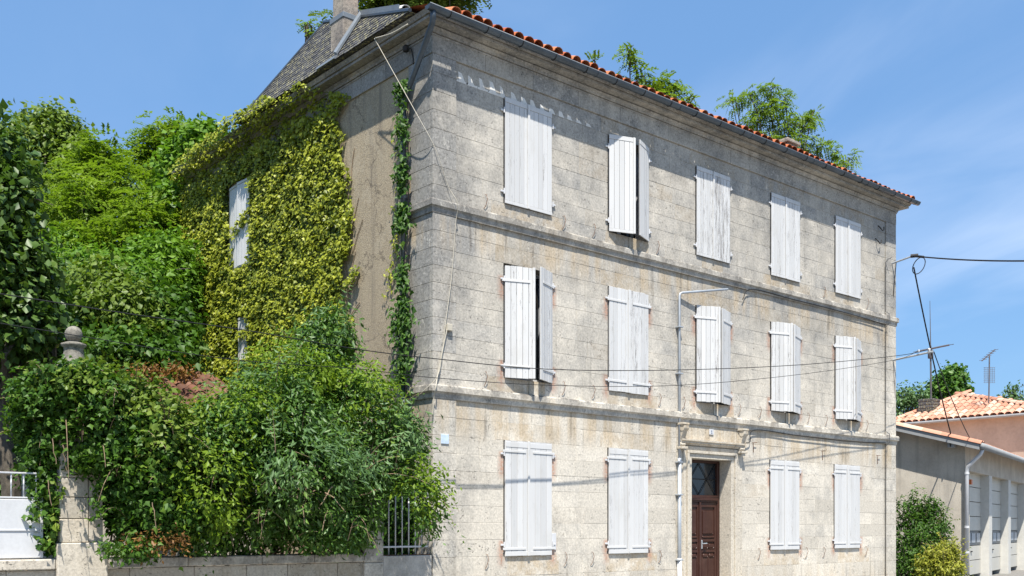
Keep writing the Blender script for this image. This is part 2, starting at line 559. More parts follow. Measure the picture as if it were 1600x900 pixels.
class MB:
    def __init__(s):
        s.v = []
        s.f = []
        s.tone = []
        s.warm = []

    def face(s, idx, tone=.5, warm=0.0):
        s.f.append(idx)
        s.tone.append(tone)
        s.warm.append(warm)

    def hexa(s, pts, tone=.5, warm=0.0):
        b = len(s.v)
        s.v += [tuple(p) for p in pts]
        for q in ((0, 3, 2, 1), (4, 5, 6, 7), (0, 1, 5, 4), (1, 2, 6, 5), (2, 3, 7, 6), (3, 0, 4, 7)):
            s.face([b + i for i in q], tone, warm)
        return s

    def box(s, x0, x1, y0, y1, z0, z1, tone=.5, warm=0.0, fn=None):
        p = [(x0, y0, z0), (x1, y0, z0), (x1, y1, z0), (x0, y1, z0), (x0, y0, z1), (x1, y0, z1), (x1, y1, z1), (x0, y1, z1)]
        if fn:
            p = [fn(*q) for q in p]
        return s.hexa(p, tone, warm)

    def bbox(s, x0, x1, y0, y1, z0, z1, c, tone=.5, warm=0.0, fn=None):
        """box with all edges chamfered by c"""
        xs, ys, zs = (x0, x1), (y0, y1), (z0, z1)
        P = {}
        b = len(s.v)
        for i in (0, 1):
            for j in (0, 1):
                for k in (0, 1):
                    sx, sy, sz = (c if i == 0 else -c), (c if j == 0 else -c), (c if k == 0 else -c)
                    for a, q in (('x', (xs[i], ys[j] + sy, zs[k] + sz)), ('y', (xs[i] + sx, ys[j], zs[k] + sz)), ('z', (xs[i] + sx, ys[j] + sy, zs[k]))):
                        P[(i, j, k, a)] = len(s.v)
                        s.v.append(fn(*q) if fn else q)
        F = s.face
        for i in (0, 1):
            q = [P[(i, 0, 0, 'x')], P[(i, 1, 0, 'x')], P[(i, 1, 1, 'x')], P[(i, 0, 1, 'x')]]
            F(q if i else q[::-1], tone, warm)
            q = [P[(0, i, 0, 'y')], P[(0, i, 1, 'y')], P[(1, i, 1, 'y')], P[(1, i, 0, 'y')]]
            F(q if i else q[::-1], tone, warm)
            q = [P[(0, 0, i, 'z')], P[(1, 0, i, 'z')], P[(1, 1, i, 'z')], P[(0, 1, i, 'z')]]
            F(q if i else q[::-1], tone, warm)
        for i in (0, 1):
            for j in (0, 1):
                F([P[(i, j, 0, 'x')], P[(i, j, 1, 'x')], P[(i, j, 1, 'y')], P[(i, j, 0, 'y')]], tone, warm)
                F([P[(i, 0, j, 'x')], P[(i, 1, j, 'x')], P[(i, 1, j, 'z')], P[(i, 0, j, 'z')]], tone, warm)
                F([P[(0, i, j, 'y')], P[(1, i, j, 'y')], P[(1, i, j, 'z')], P[(0, i, j, 'z')]], tone, warm)
                for k in (0, 1):
                    F([P[(i, j, k, 'x')], P[(i, j, k, 'y')], P[(i, j, k, 'z')]], tone, warm)
        return s

    def stone(s, poly, fn, depth=.06, ch=.007, tone=.5, warm=0.0, lift=0.0):
        """ashlar face: poly is a convex 2D outline, fn maps (a, b, out) to 3D with out towards the viewer"""
        n = len(poly)
        cx = sum(p[0] for p in poly) / n
        cz = sum(p[1] for p in poly) / n
        b = len(s.v)
        for (a, c) in poly:
            da, dc = cx - a, cz - c
            s.v.append(fn(a + math.copysign(ch, da), c + math.copysign(ch, dc), lift))
        for (a, c) in poly:
            s.v.append(fn(a, c, lift - ch))
        for (a, c) in poly:
            s.v.append(fn(a, c, -depth))
        s.face([b + i for i in range(n)], tone, warm)
        for i in range(n):
            j = (i + 1) % n
            s.face([b + i, b + n + i, b + n + j, b + j], tone, warm)
            s.face([b + n + i, b + 2 * n + i, b + 2 * n + j, b + n + j], tone, warm)
        return s

    def prism(s, poly, fn, d0, d1, tone=.5, warm=0.0):
        n = len(poly)
        b = len(s.v)
        for d in (d0, d1):
            for (a, c) in poly:
                s.v.append(fn(a, c, d))
        s.face([b + i for i in range(n)][::-1], tone, warm)
        s.face([b + n + i for i in range(n)], tone, warm)
        for i in range(n):
            j = (i + 1) % n
            s.face([b + i, b + j, b + n + j, b + n + i], tone, warm)
        return s

    def tube(s, path, r, n=8, tone=.5, cap=True):
        pts = [Vector(p) for p in path]
        rr = r if isinstance(r, (list, tuple)) else [r] * len(pts)
        b = len(s.v)
        up = None
        for i, p in enumerate(pts):
            t = (pts[min(i + 1, len(pts) - 1)] - pts[max(i - 1, 0)])
            if t.length < 1e-9:
                t = Vector((0, 0, 1))
            t.normalize()
            if up is None:
                up = Vector((0, 0, 1)) if abs(t.z) < .9 else Vector((1, 0, 0))
            u = (up - t * up.dot(t))
            if u.length < 1e-6:
                u = t.orthogonal()
            u.normalize()
            up = u
            w = t.cross(u)
            for k in range(n):
                a = 2 * PI * k / n
                q = p + (u * math.cos(a) + w * math.sin(a)) * rr[i]
                s.v.append(tuple(q))
        for i in range(len(pts) - 1):
            for k in range(n):
                k2 = (k + 1) % n
                s.face([b + i * n + k, b + i * n + k2, b + (i + 1) * n + k2, b + (i + 1) * n + k], tone)
        if cap:
            s.face([b + k for k in range(n)][::-1], tone)
            e = b + (len(pts) - 1) * n
            s.face([e + k for k in range(n)], tone)
        return s

    def lathe(s, prof, c, n=20, tone=.5):
        b = len(s.v)
        for (r, z) in prof:
            for k in range(n):
                a = 2 * PI * k / n
                s.v.append((c[0] + r * math.cos(a), c[1] + r * math.sin(a), z))
        for i in range(len(prof) - 1):
            for k in range(n):
                k2 = (k + 1) % n
                s.face([b + i * n + k, b + i * n + k2, b + (i + 1) * n + k2, b + (i + 1) * n + k], tone)
        return s

    def build(s, name, mat, parent=None, smooth=False, origin=(0, 0, 0), local=False):
        me = bpy.data.meshes.new(name)
        o3 = Vector(origin)
        vs = s.v if local else [(v[0] - o3.x, v[1] - o3.y, v[2] - o3.z) for v in s.v]
        me.from_pydata(vs, [], s.f)
        me.validate(clean_customdata=False)
        if len(me.polygons) == len(s.f):
            a = me.attributes.new('tone', 'FLOAT', 'FACE')
            a.data.foreach_set('value', s.tone)
            a = me.attributes.new('warm', 'FLOAT', 'FACE')
            a.data.foreach_set('value', s.warm)
        if smooth:
            me.polygons.foreach_set('use_smooth', [True] * len(me.polygons))
        me.materials.append(M[mat])
        o = bpy.data.objects.new(name, me)
        return link(o, parent, origin)


def smooth_angle(o, deg=40):
    me = o.data
    me.polygons.foreach_set('use_smooth', [True] * len(me.polygons))
    me.set_sharp_from_angle(angle=R(deg))
    return o


def at(x, y, depth):
    """world point seen at a photo pixel, a given distance ahead of the camera"""
    return CAMP + (RT * ((x - 800) / FPX) + FW + np.array([0, 0, 1.]) * ((825 - y) / FPX)) * depth


def onY(x, y, Y):
    d = RT * ((x - 800) / FPX) + FW + np.array([0, 0, 1.]) * ((825 - y) / FPX)
    return CAMP + d * ((Y - CAMP[1]) / d[1])


def onX(x, y, X):
    d = RT * ((x - 800) / FPX) + FW + np.array([0, 0, 1.]) * ((825 - y) / FPX)
    return CAMP + d * ((X - CAMP[0]) / d[0])


def jit(a):
    return random.uniform(-a, a)


# ------------------------------------------------------------------ foliage helpers
def unit(v):
    return v / np.maximum(np.linalg.norm(v, axis=1, keepdims=True), 1e-9)


LOBED = {'ivy', 'ivy_dark'}


def leaf_mesh(name, P, Nrm, size, tone, mat, parent=None, aspect=.62, origin=(0, 0, 0), fold=.18, droop=None, kind='stuff'):
    """one folded blade per point: P positions, Nrm face normals, droop the direction the tip points to"""
    n = len(P)
    T = rng.normal(size=(n, 3)) if droop is None else droop + rng.normal(size=(n, 3)) * .45
    T = unit(T - Nrm * np.sum(T * Nrm, axis=1, keepdims=True))
    S = np.cross(Nrm, T)
    L = size.reshape(-1, 1)
    if mat in LOBED:
        out = [(0, -.45, 0), (-.5, -.22, -1), (-.22, .06, -.5), (0, .52, -.7), (.22, .06, -.5), (.5, -.22, -1)]
        tri = [(0, 1, 2), (0, 2, 3), (0, 3, 4), (0, 4, 5)]
    else:
        out = [(0, -.5, 0), (-.5, -.08, -1), (0, .5, -.6), (.5, -.08, -1)]
        tri = [(0, 1, 2), (0, 2, 3)]
    k, m = len(out), len(tri)
    V = np.empty((n, k, 3))
    for i, (a, b, c) in enumerate(out):
        V[:, i] = P + S * L * aspect * a + T * L * b + Nrm * L * fold * c
    V -= np.asarray(origin)
    base = (np.arange(n) * k).reshape(-1, 1)
    F = np.concatenate([base + np.array([q]) for q in tri], axis=1).reshape(-1)
    me = bpy.data.meshes.new(name)
    me.vertices.add(n * k)
    me.vertices.foreach_set('co', V.reshape(-1).astype(np.float32))
    me.loops.add(n * m * 3)
    me.loops.foreach_set('vertex_index', F.astype(np.int32))
    me.polygons.add(n * m)
    me.polygons.foreach_set('loop_start', (np.arange(n * m) * 3).astype(np.int32))
    me.update(calc_edges=True)
    a = me.attributes.new('tone', 'FLOAT', 'FACE')
    a.data.foreach_set('value', np.repeat(np.clip(tone, 0, 1), m).astype(np.float32))
    me.materials.append(M[mat])
    o = bpy.data.objects.new(name, me)
    link(o, parent, origin)
    if kind:
        o['kind'] = kind
    return o


def blob_points(blobs, ncl, per, rc, inner=.55):
    """clusters scattered through ellipsoid blobs; returns leaf points, outward directions and cluster centres"""
    vol = np.array([b[1][0] * b[1][1] + b[1][1] * b[1][2] + b[1][0] * b[1][2] for b in blobs])
    pick = rng.choice(len(blobs), size=ncl, p=vol / vol.sum())
    C = np.array([b[0] for b in blobs])[pick]
    Rd = np.array([b[1] for b in blobs])[pick]
    d = unit(rng.normal(size=(ncl, 3)))
    rad = inner + (1 - inner) * rng.random((ncl, 1)) ** .6
    rad *= 1 + rng.normal(size=(ncl, 1)) * .07
    cen = C + d * rad * Rd
    out = unit(d / Rd)
    # hollows between the boughs: thin out the outer shell where a lumpy field is low
    s0 = max(.25, float(np.mean(Rd)) * .55)
    q = cen / s0
    lump = np.sin(q[:, 0] * 3.1 + np.sin(q[:, 2] * 2.3)) + np.sin(q[:, 1] * 2.7 + 1.3 * np.sin(q[:, 0] * 1.9)) + np.sin(q[:, 2] * 3.7 + np.sin(q[:, 1] * 2.1))
    ok = (lump > -.55) | (rad[:, 0] < inner + (1 - inner) * .45) | (rng.random(ncl) < .12)
    if ok.sum() > 20:
        cen, out, d = cen[ok], out[ok], d[ok]
        ncl = int(ok.sum())
    k = np.repeat(np.arange(ncl), per)
    P = cen[k] + rng.normal(size=(len(k), 3)) * np.asarray(rc) * .5
    ct = rng.random(ncl)
    return P, out[k], cen, ct[k]


def foliage(name, blobs, ncl, per, rc, size, mat, parent=None, aspect=.6, up=.55, inner=.55, droop=True, origin=(0, 0, 0), tone_c=.55, keep=None, kind='stuff', rnd=.55):
    P, out, cen, ct = blob_points(blobs, ncl, per, rc, inner)
    if keep is not None:
        m = keep(P)
        P, out, ct = P[m], out[m], ct[m]
    n = len(P)
    Nrm = unit(out * .55 + np.array([0, 0, up]) + rng.normal(size=(n, 3)) * rnd)
    sz = size * (.6 + .8 * rng.random(n))
    tone = ct * tone_c + rng.random(n) * (1 - tone_c)
    dr = (out * .7 + np.array([0, 0, -.6])) if droop else None
    return leaf_mesh(name, P, Nrm, sz, tone, mat, parent, aspect, origin, droop=dr, kind=kind), cen


def sprays(name, blobs, nsp, mat, parent, length=.45, leaflet=.09, origin=(0, 0, 0), pairs=7, inner=.3, flat=.5, jitter=.25):
    """feathery pinnate leaves: a drooping rachis with paired leaflets"""
    P, out, cen, ct = blob_points(blobs, nsp, 1, .01, inner)
    P = P + np.clip(rng.normal(size=P.shape), -1.5, 1.5) * jitter
    D = out + rng.normal(size=out.shape) * .6
    D[:, 2] = D[:, 2] * flat - .25
    D = unit(D)
    side = unit(np.cross(D, np.array([[0, 0, 1.]])) + 1e-6)
    nn = unit(np.cross(side, D))
    pts, nr, tn, dr = [], [], [], []
    nsp = len(P)
    tone = rng.random(nsp)
    for i in range(pairs):
        f = (i + .6) / pairs
        q = P + D * length * f + np.array([0, 0, -1.]) * (length * .35 * f * f)
        for sg in (-1, 1):
            pts.append(q + side * sg * leaflet * .55)
            nr.append(nn + rng.normal(size=nn.shape) * .22)
            tn.append(tone * .6 + rng.random(nsp) * .4)
            dr.append(side * sg + D * .5)
    P2 = np.concatenate(pts)
    N2 = unit(np.concatenate(nr))
    sz = leaflet * (.75 + .5 * rng.random(len(P2)))
    return leaf_mesh(name, P2, N2, sz, np.concatenate(tn), mat, parent, .5, origin, droop=np.concatenate(dr)), cen


def shoots(name, blobs, nsh, size, mat, parent, length=.5, aspect=.5, origin=(0, 0, 0), keep=None, rise=.6, hang=0.0):
    """young leafy shoots standing out of the mass (or trailing, with hang), each with its stem"""
    P, out, cen, ct = blob_points(blobs, nsh, 1, .01, .93)
    D = unit(out * .8 + np.array([0, 0, rise]) + rng.normal(size=P.shape) * .35)
    n = len(P)
    ln = length * (.5 + rng.random((n, 1)))
    pts, nr, dr, tn = [], [], [], []
    k = 11
    for i in range(k):
        f = (i + .3) / k
        q = P + D * ln * f + np.array([0, 0, -1.]) * ln * (.35 + hang) * f * f
        sd_ = unit(np.cross(D, np.array([[0, 0, 1.]])) + 1e-6) * (1 if i % 2 else -1)
        pts.append(q + sd_ * size * .45)
        nr.append(unit(np.array([0, 0, .8]) + out * .4 + rng.normal(size=(n, 3)) * .35))
        dr.append(sd_ + D * .7 + np.array([0, 0, -.4]))
        tn.append(.35 + .65 * rng.random(n))
    PP, NN, DD, TT = np.concatenate(pts), np.concatenate(nr), np.concatenate(dr), np.concatenate(tn)
    if keep is not None:
        m = keep(PP)
        PP, NN, DD, TT = PP[m], NN[m], DD[m], TT[m]
    sz = size * (.5 + .8 * rng.random(len(PP)))
    leaf_mesh(name, PP, NN, sz, TT, mat, parent, aspect, origin, droop=DD)
    mb = MB()
    for j in range(n):
        path = [P[j] + D[j] * ln[j] * f + np.array([0, 0, -1.]) * ln[j] * (.35 + hang) * f * f for f in (-.3, 0, .35, .7, 1.0)]
        if keep is not None and not keep(np.array(path)).all():
            continue
        mb.tube(path, [.006, .006, .005, .004, .002], 4)
    mb.build('shoot_stems', 'twig', parent)['kind'] = 'stuff'


def limb(mb, a, b, r0, r1, n=5, wob=.12):
    a, b = np.asarray(a, float), np.asarray(b, float)
    L = np.linalg.norm(b - a)
    path, rr = [], []
    k = 5
    for i in range(k + 1):
        f = i / k
        q = a + (b - a) * f + rng.normal(size=3) * wob * L * .25 * math.sin(PI * f)
        q[2] += L * .06 * math.sin(PI * f)
        path.append(q)
        rr.append(r0 + (r1 - r0) * f)
    mb.tube(path, rr, n)


# ================================================================== SETTING
def hill(x, y):
    """steep wooded bank behind the garden, fading out to the right of the house"""
    def sst(v, a, b):
        v = min(1, max(0, (v - a) / (b - a)))
        return v * v * (3 - 2 * v)
    k = sst(x, 26, 12)if x > 12 else 1.0
    k = 1 - sst(x, 10, 24)
    return (3.4 * sst(y, 9.8, 12.2) + 4.5 * sst(y, 12.5, 24) + 3.0 * sst(y, 24, 60)) * k


def build_ground():
    mb = MB()
    mb.v += [(-900, -900, -.16), (900, -900, -.16), (900, 900, -.16), (-900, 900, -.16)]
    mb.face([0, 1, 2, 3])
    tag(mb.build('ground', 'asphalt'), 'asphalt street and yard surface running out to the horizon', 'ground', kind='structure')
    mb = MB()
    mb.bbox(-40, 60, -1.75, .05, -.3, 0, .012)
    tag(mb.build('pavement', 'pave'), 'pale concrete pavement along the foot of the house', 'pavement', kind='structure')
    mb = MB()
    x = -40.0
    while x < 60:
        mb.bbox(x, x + .99, -1.9, -1.755, -.3, .004, .012, random.random())
        x += 1.0
    tag(mb.build('kerb', 'concrete'), 'concrete kerb stones edging the pavement', 'kerb', kind='structure')
    mb = MB()
    nx, ny = 60, 60
    xs = np.linspace(-60, 60, nx)
    ys = np.concatenate([np.linspace(.4, 9, 8), np.linspace(9.4, 30, 34), np.linspace(32, 120, 18)])
    for yy in ys:
        for xx in xs:
            mb.v.append((xx, yy, -.06 + hill(xx, yy) + (0.25 * math.sin(xx * 1.7 + yy) if yy > 11 else 0)))
    for j in range(len(ys) - 1):
        for i in range(nx - 1):
            b = j * nx + i
            if xs[i] > 16 and ys[j] < 14:
                continue
            mb.face([b, b + 1, b + nx + 1, b + nx])
    tag(mb.build('garden_ground', 'earth', smooth=True), 'dark garden earth rising to a wooded bank behind the house', 'terrain', kind='structure')


build_ground()

# ================================================================== HOUSE
HW, HD, HD2 = 15.62, 6.3, 10.2       # front width, depth of the main block, depth with the rear wing
WALL_TOP = 10.30
house = thing('stone_house', (7.8, 5, 0), 'three storey limestone house with white shutters and red tile roof on the street', 'house')
WINS = []            # (x0, x1, z0, z1, row, column)
for i in range(5):
    x0 = WX0 + PITCH * i
    WINS.append((x0, x0 + WW, 7.58, 9.53, 'T', i))
    WINS.append((x0, x0 + WW, 4.37, 6.48, 'M', i))
    if i != 2:
        WINS.append((x0 - .01 * i, x0 + WW - .01 * i, 1.08, 3.22, 'G', i))
DOOR = (6.95, 8.35, .12, 3.13)


def build_core():
    ops = [w[:4] for w in WINS] + [DOOR]
    xs = sorted({0.02, HW - .02} | {o[0] for o in ops} | {o[1] for o in ops})
    zs = sorted({-.3, WALL_TOP} | {o[2] for o in ops} | {o[3] for o in ops})
    mb = MB()
    for i in range(len(xs) - 1):
        for k in range(len(zs) - 1):
            cx, cz = (xs[i] + xs[i + 1]) / 2, (zs[k] + zs[k + 1]) / 2
            if any(o[0] < cx < o[1] and o[2] < cz < o[3] for o in ops):
                continue
            b = len(mb.v)
            mb.box(xs[i], xs[i + 1], .006, .42, zs[k], zs[k + 1])
    return mb.build('front_wall', 'mortar', house)


front = build_core()

mb = MB()
mb.box(.0, .38, .425, HD2, -.3, WALL_TOP)
left_wall = mb.build('side_wall', 'rough', house)
mb = MB()
mb.box(HW - .38, HW, .425, HD, -.3, WALL_TOP)
right_wall = mb.build('end_wall', 'plaster', house)
mb = MB()
mb.box(.385, HW - .385, HD - .38, HD, -.3, WALL_TOP)
mb.box(.385, 6, HD2 - .38, HD2, -.3, WALL_TOP - .4)
mb.box(5.62, 6, HD + .005, HD2 - .385, -.3, WALL_TOP - .4)
mb.build('rear_wall', 'plaster', house)
mb = MB()
mb.box(.39, HW - .39, .43, HD - .39, WALL_TOP - .12, WALL_TOP - .02)
mb.box(.39, HW - .39, .43, HD - .39, 3.86, 4.0)
mb.box(.39, HW - .39, .43, HD - .39, 7.1, 7.24)
mb.box(.39, HW - .39, 2.4, 2.5, 0, WALL_TOP - .13)
mb.build('floor_slab', 'dark', house)


def ffront(off):
    return lambda a, c, o: (a, off - o, c)


def fside(off):
    return lambda a, c, o: (off - o, a, c)


# ---- ashlar of the street front: every block a stone of its own
STONES = []        # (area score, builder args)
COURSES = []
for z0, z1, n in ((-.02, 1.08, 3), (1.08, 3.22, 7), (3.22, 3.86, 2), (4.10, 4.37, 1), (4.37, 6.48, 7), (6.48, 7.09, 2), (7.32, 7.58, 1), (7.58, 9.53, 6), (9.53, FRZ, 1)):
    for k in range(n):
        COURSES.append((z0 + (z1 - z0) * k / n, z0 + (z1 - z0) * (k + 1) / n))
JG = .0022
XL, XR = .5, HW - .5


def add_stone(poly, off, warm=0.0):
    tone = min(1, max(0, random.gauss(.5, .2)))
    cx = sum(p[0] for p in poly) / len(poly)
    cz = sum(p[1] for p in poly) / len(poly)
    w = max(p[0] for p in poly) - min(p[0] for p in poly)
    h = max(p[1] for p in poly) - min(p[1] for p in poly)
    d = (np.array([cx, 0, cz]) - CAMP) @ FW
    STONES.append((w * h / d ** 2, poly, off, tone, warm))


LINT = {'T': (9.53, FRZ), 'M': (6.48, 6.785), 'G': (3.22, 3.54)}
for (z0, z1) in COURSES:
    zc = (z0 + z1) / 2
    JG = .0013 if zc < STR_LO else .0022
    cuts = []
    for (a, b2, c, d, row, col) in WINS:
        if c < zc < d:
            cuts.append((a, b2))
        l0, l1 = LINT[row]
        if l0 < zc < l1:
            s = .20
            cuts.append((a - s, b2 + s))
            m = (a + b2) / 2
            q = .11
            zz0, zz1 = z0 + JG, z1 - JG
            wv = random.uniform(.25, .8)
            for (pa, pb, ta, tb) in ((a - s, m - q, a - s, m - q * 1.5), (m - q, m + q, m - q * 1.5, m + q * 1.5), (m + q, b2 + s, m + q * 1.5, b2 + s)):
                add_stone([(pa + JG, zz0), (pb - JG, zz0), (tb - JG, zz1), (ta + JG, zz1)], 0, wv * random.uniform(.4, 1))
    if zc < STR_LO:
        cuts.append((6.50, 8.80))
    cuts.sort()
    segs = []
    x = XL
    for (a, b2) in cuts:
        if a - x > .02:
            segs.append((x, a))
        x = max(x, b2)
    segs.append((x, XR))
    for (a, b2) in segs:
        L = b2 - a
        n = max(1, round(L / random.uniform(.62, .95)))
        ws = [random.uniform(.7, 1.3) for _ in range(n)]
        sm = sum(ws)
        q = a
        for w in ws:
            e = q + L * w / sm
            warm = 0.0
            for (wa, wb, wc, wd, row, col) in WINS:
                if abs(z1 - wc) < .02 and wa - .1 < (q + e) / 2 < wb + .1:
                    warm = random.uniform(.6, 1.0)
            if warm == 0 and random.random() < .07:
                warm = random.uniform(.1, .4)
            add_stone([(q + JG, z0 + JG + jit(.001)), (e - JG, z0 + JG + jit(.001)), (e - JG, z1 - JG), (q + JG, z1 - JG)], 0, warm)
            q = e
STONES.sort(key=lambda s: -s[0])
far = MB()
for i, (sc, poly, off, tone, warm) in enumerate(STONES):
    if i < 300:
        m1 = MB()
        m1.stone(poly, ffront(off), .03, random.uniform(.002, .005), tone, warm, jit(.0025))
        m1.build('stone', 'stone', front)
    else:
        far.stone(poly, ffront(off), .03, .004, tone, warm, jit(.002))
tag(far.build('stone_facing', 'stone', front), kind='stuff')

# ---- corner pilasters, wrapping the corner on the garden side as quoins
for (z0, z1) in COURSES + [(FRZ, FRZ + .3)]:
    if z0 >= FRZ:
        continue
    tone = min(1, max(0, random.gauss(.5, .18)))
    m1 = MB()
    m1.bbox(-.02, .495, -.034, .05, z0 + JG, z1 - JG, .004, tone)
    m1.build('quoin', 'stone', front)
    tone = min(1, max(0, random.gauss(.5, .18)))
    m1 = MB()
    m1.bbox(HW - .495, HW + .02, -.034, .05, z0 + JG, z1 - JG, .004, tone)
    m1.build('quoin', 'stone', front)
for i, (z0, z1) in enumerate(COURSES):
    m1 = MB()
    m1.bbox(-.02, .05, .054, (.66 if i % 2 else .92) + jit(.04), z0 + JG, z1 - JG, .004, min(1, max(0, random.gauss(.55, .18))))
    m1.build('quoin', 'stone_side', left_wall)
# frieze bands
x = -.034
while x < HW + .02:
    e = min(HW + .034, x + random.uniform(1.0, 1.5))
    if HW - e < .5:
        e = HW + .034
    m1 = MB()
    m1.bbox(x, e - .005, -.036, .05, FRZ + JG, FRZ + .33, .004, min(1, max(0, random.gauss(.5, .2))))
    m1.build('frieze_stone', 'stone', front)
    x = e
y = .055
while y < HD2 - .1:
    e = min(HD2, y + random.uniform(1.1, 1.6))
    m1 = MB()
    m1.bbox(-.034, .05, y, e - .005, FRZ + JG, FRZ + .33, .004, min(1, max(0, random.gauss(.5, .2))))
    m1.build('frieze_stone', 'stone_side', left_wall)
    y = e


# ---- mouldings: a profile (out, z) run along the front and returned round the corners
def moulding(name, prof, base, front_pieces, left_len, right_len, mat, mat_side):
    """short pieces of moulding, mitred at both street corners; base is the wall plane offset"""
    cuts = [0.0]
    while cuts[-1] < HW - 1.6:
        cuts.append(cuts[-1] + random.uniform(.9, 1.5))
    cuts.append(HW)
    g = .003
    for i in range(len(cuts) - 1):
        a, b2 = cuts[i], cuts[i + 1]
        m1 = MB()
        n = len(prof)
        for (o, z) in prof:
            m1.v.append(((-o if i == 0 else a + g), -o, z))
        for (o, z) in prof:
            m1.v.append(((HW + o if i == len(cuts) - 2 else b2 - g), -o, z))
        tone = min(1, max(0, random.gauss(.5, .2)))
        m1.face(list(range(n))[::-1], tone)
        m1.face([n + k for k in range(n)], tone)
        for k in range(n):
            j = (k + 1) % n
            m1.face([k, j, n + j, n + k], tone)
        m1.build(name, mat, front)
    for side, ln, par, mt in ((0, left_len, left_wall, mat_side), (1, right_len, right_wall, mat)):
        y = None
        ys = [None]
        q = 0.0
        while q < ln:
            q = min(ln, q + random.uniform(1.0, 1.6))
            if ln - q < .4:
                q = ln
            ys.append(q)
        for i in range(len(ys) - 1):
            m1 = MB()
            n = len(prof)
            for w, yy in enumerate((ys[i], ys[i + 1])):
                for (o, z) in prof:
                    Y = (-o + .001 if yy is None else yy + (g if w == 0 else -g))
                    m1.v.append((-o if side == 0 else HW + o, Y, z))
            tone = min(1, max(0, random.gauss(.5, .2)))
            m1.face(list(range(n)), tone)
            m1.face([n + k for k in range(n)][::-1], tone)
            for k in range(n):
                j = (k + 1) % n
                m1.face([k, n + k, n + j, j], tone)
            m1.build(name, mt, par)


def strip(z, h, o):
    return [(-.05, z), (.042, z), (.048, z + h * .12), (.05, z + h * .34), (.054, z + h * .36), (.060, z + h * .40), (.068, z + h * .44), (o - .006, z + h * .47), (o, z + h * .50), (o, z + h * .90), (o - .015, z + h), (-.05, z + h * 1.06)]


moulding('string_course', strip(STR_LO, .24, .092), 0, 12, .66, .5, 'string', 'string')
moulding('string_course', strip(STR_HI, .23, .088), 0, 12, .66, .5, 'string', 'string')
zc = FRZ + .335
moulding('cornice', [(-.05, zc - .03), (.045, zc - .03), (.05, zc - .004), (.03, zc - .002), (.03, zc + .010), (.065, zc + .012), (.075, zc + .055), (.105, zc + .082), (.11, zc + .094), (.07, zc + .096), (.07, zc + .112), (.27, zc + .118), (.27, zc + .165), (.25, zc + .167), (.25, zc + .178), (.295, zc + .18), (.30, zc + .20), (.325, zc + .235), (.335, zc + .25), (-.05, zc + .26)],
         0, 12, HD2, HD, 'cornice', 'cornice')
CT = zc + .26          # top of the cornice

# ---- row of pale raised patches under the frieze, shrinking towards the right
m1 = MB()
spots = [(720, 121, 10, 15), (736, 127, 6, 9), (752, 134, 7, 9), (768, 139, 7, 10), (784, 146, 8, 9), (802, 153, 9, 12), (818, 158, 7, 6), (832, 164, 8, 6), (847, 167, 9, 8), (862, 175, 7, 5), (880, 182, 9, 4), (897, 188, 10, 4), (921, 197, 8, 3), (938, 203, 7, 3)]
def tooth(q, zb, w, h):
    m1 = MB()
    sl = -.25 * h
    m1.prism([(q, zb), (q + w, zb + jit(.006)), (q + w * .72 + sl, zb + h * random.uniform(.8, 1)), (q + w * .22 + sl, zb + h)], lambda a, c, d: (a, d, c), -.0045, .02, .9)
    m1.build('pale_patch', 'off_white', front)


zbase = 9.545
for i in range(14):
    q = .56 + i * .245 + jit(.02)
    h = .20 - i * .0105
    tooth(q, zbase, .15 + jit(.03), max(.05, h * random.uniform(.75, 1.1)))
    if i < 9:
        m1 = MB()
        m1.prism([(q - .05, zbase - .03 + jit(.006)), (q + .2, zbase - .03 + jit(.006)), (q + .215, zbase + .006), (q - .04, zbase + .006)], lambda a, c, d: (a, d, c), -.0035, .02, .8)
        m1.build('pale_patch', 'off_white', front)


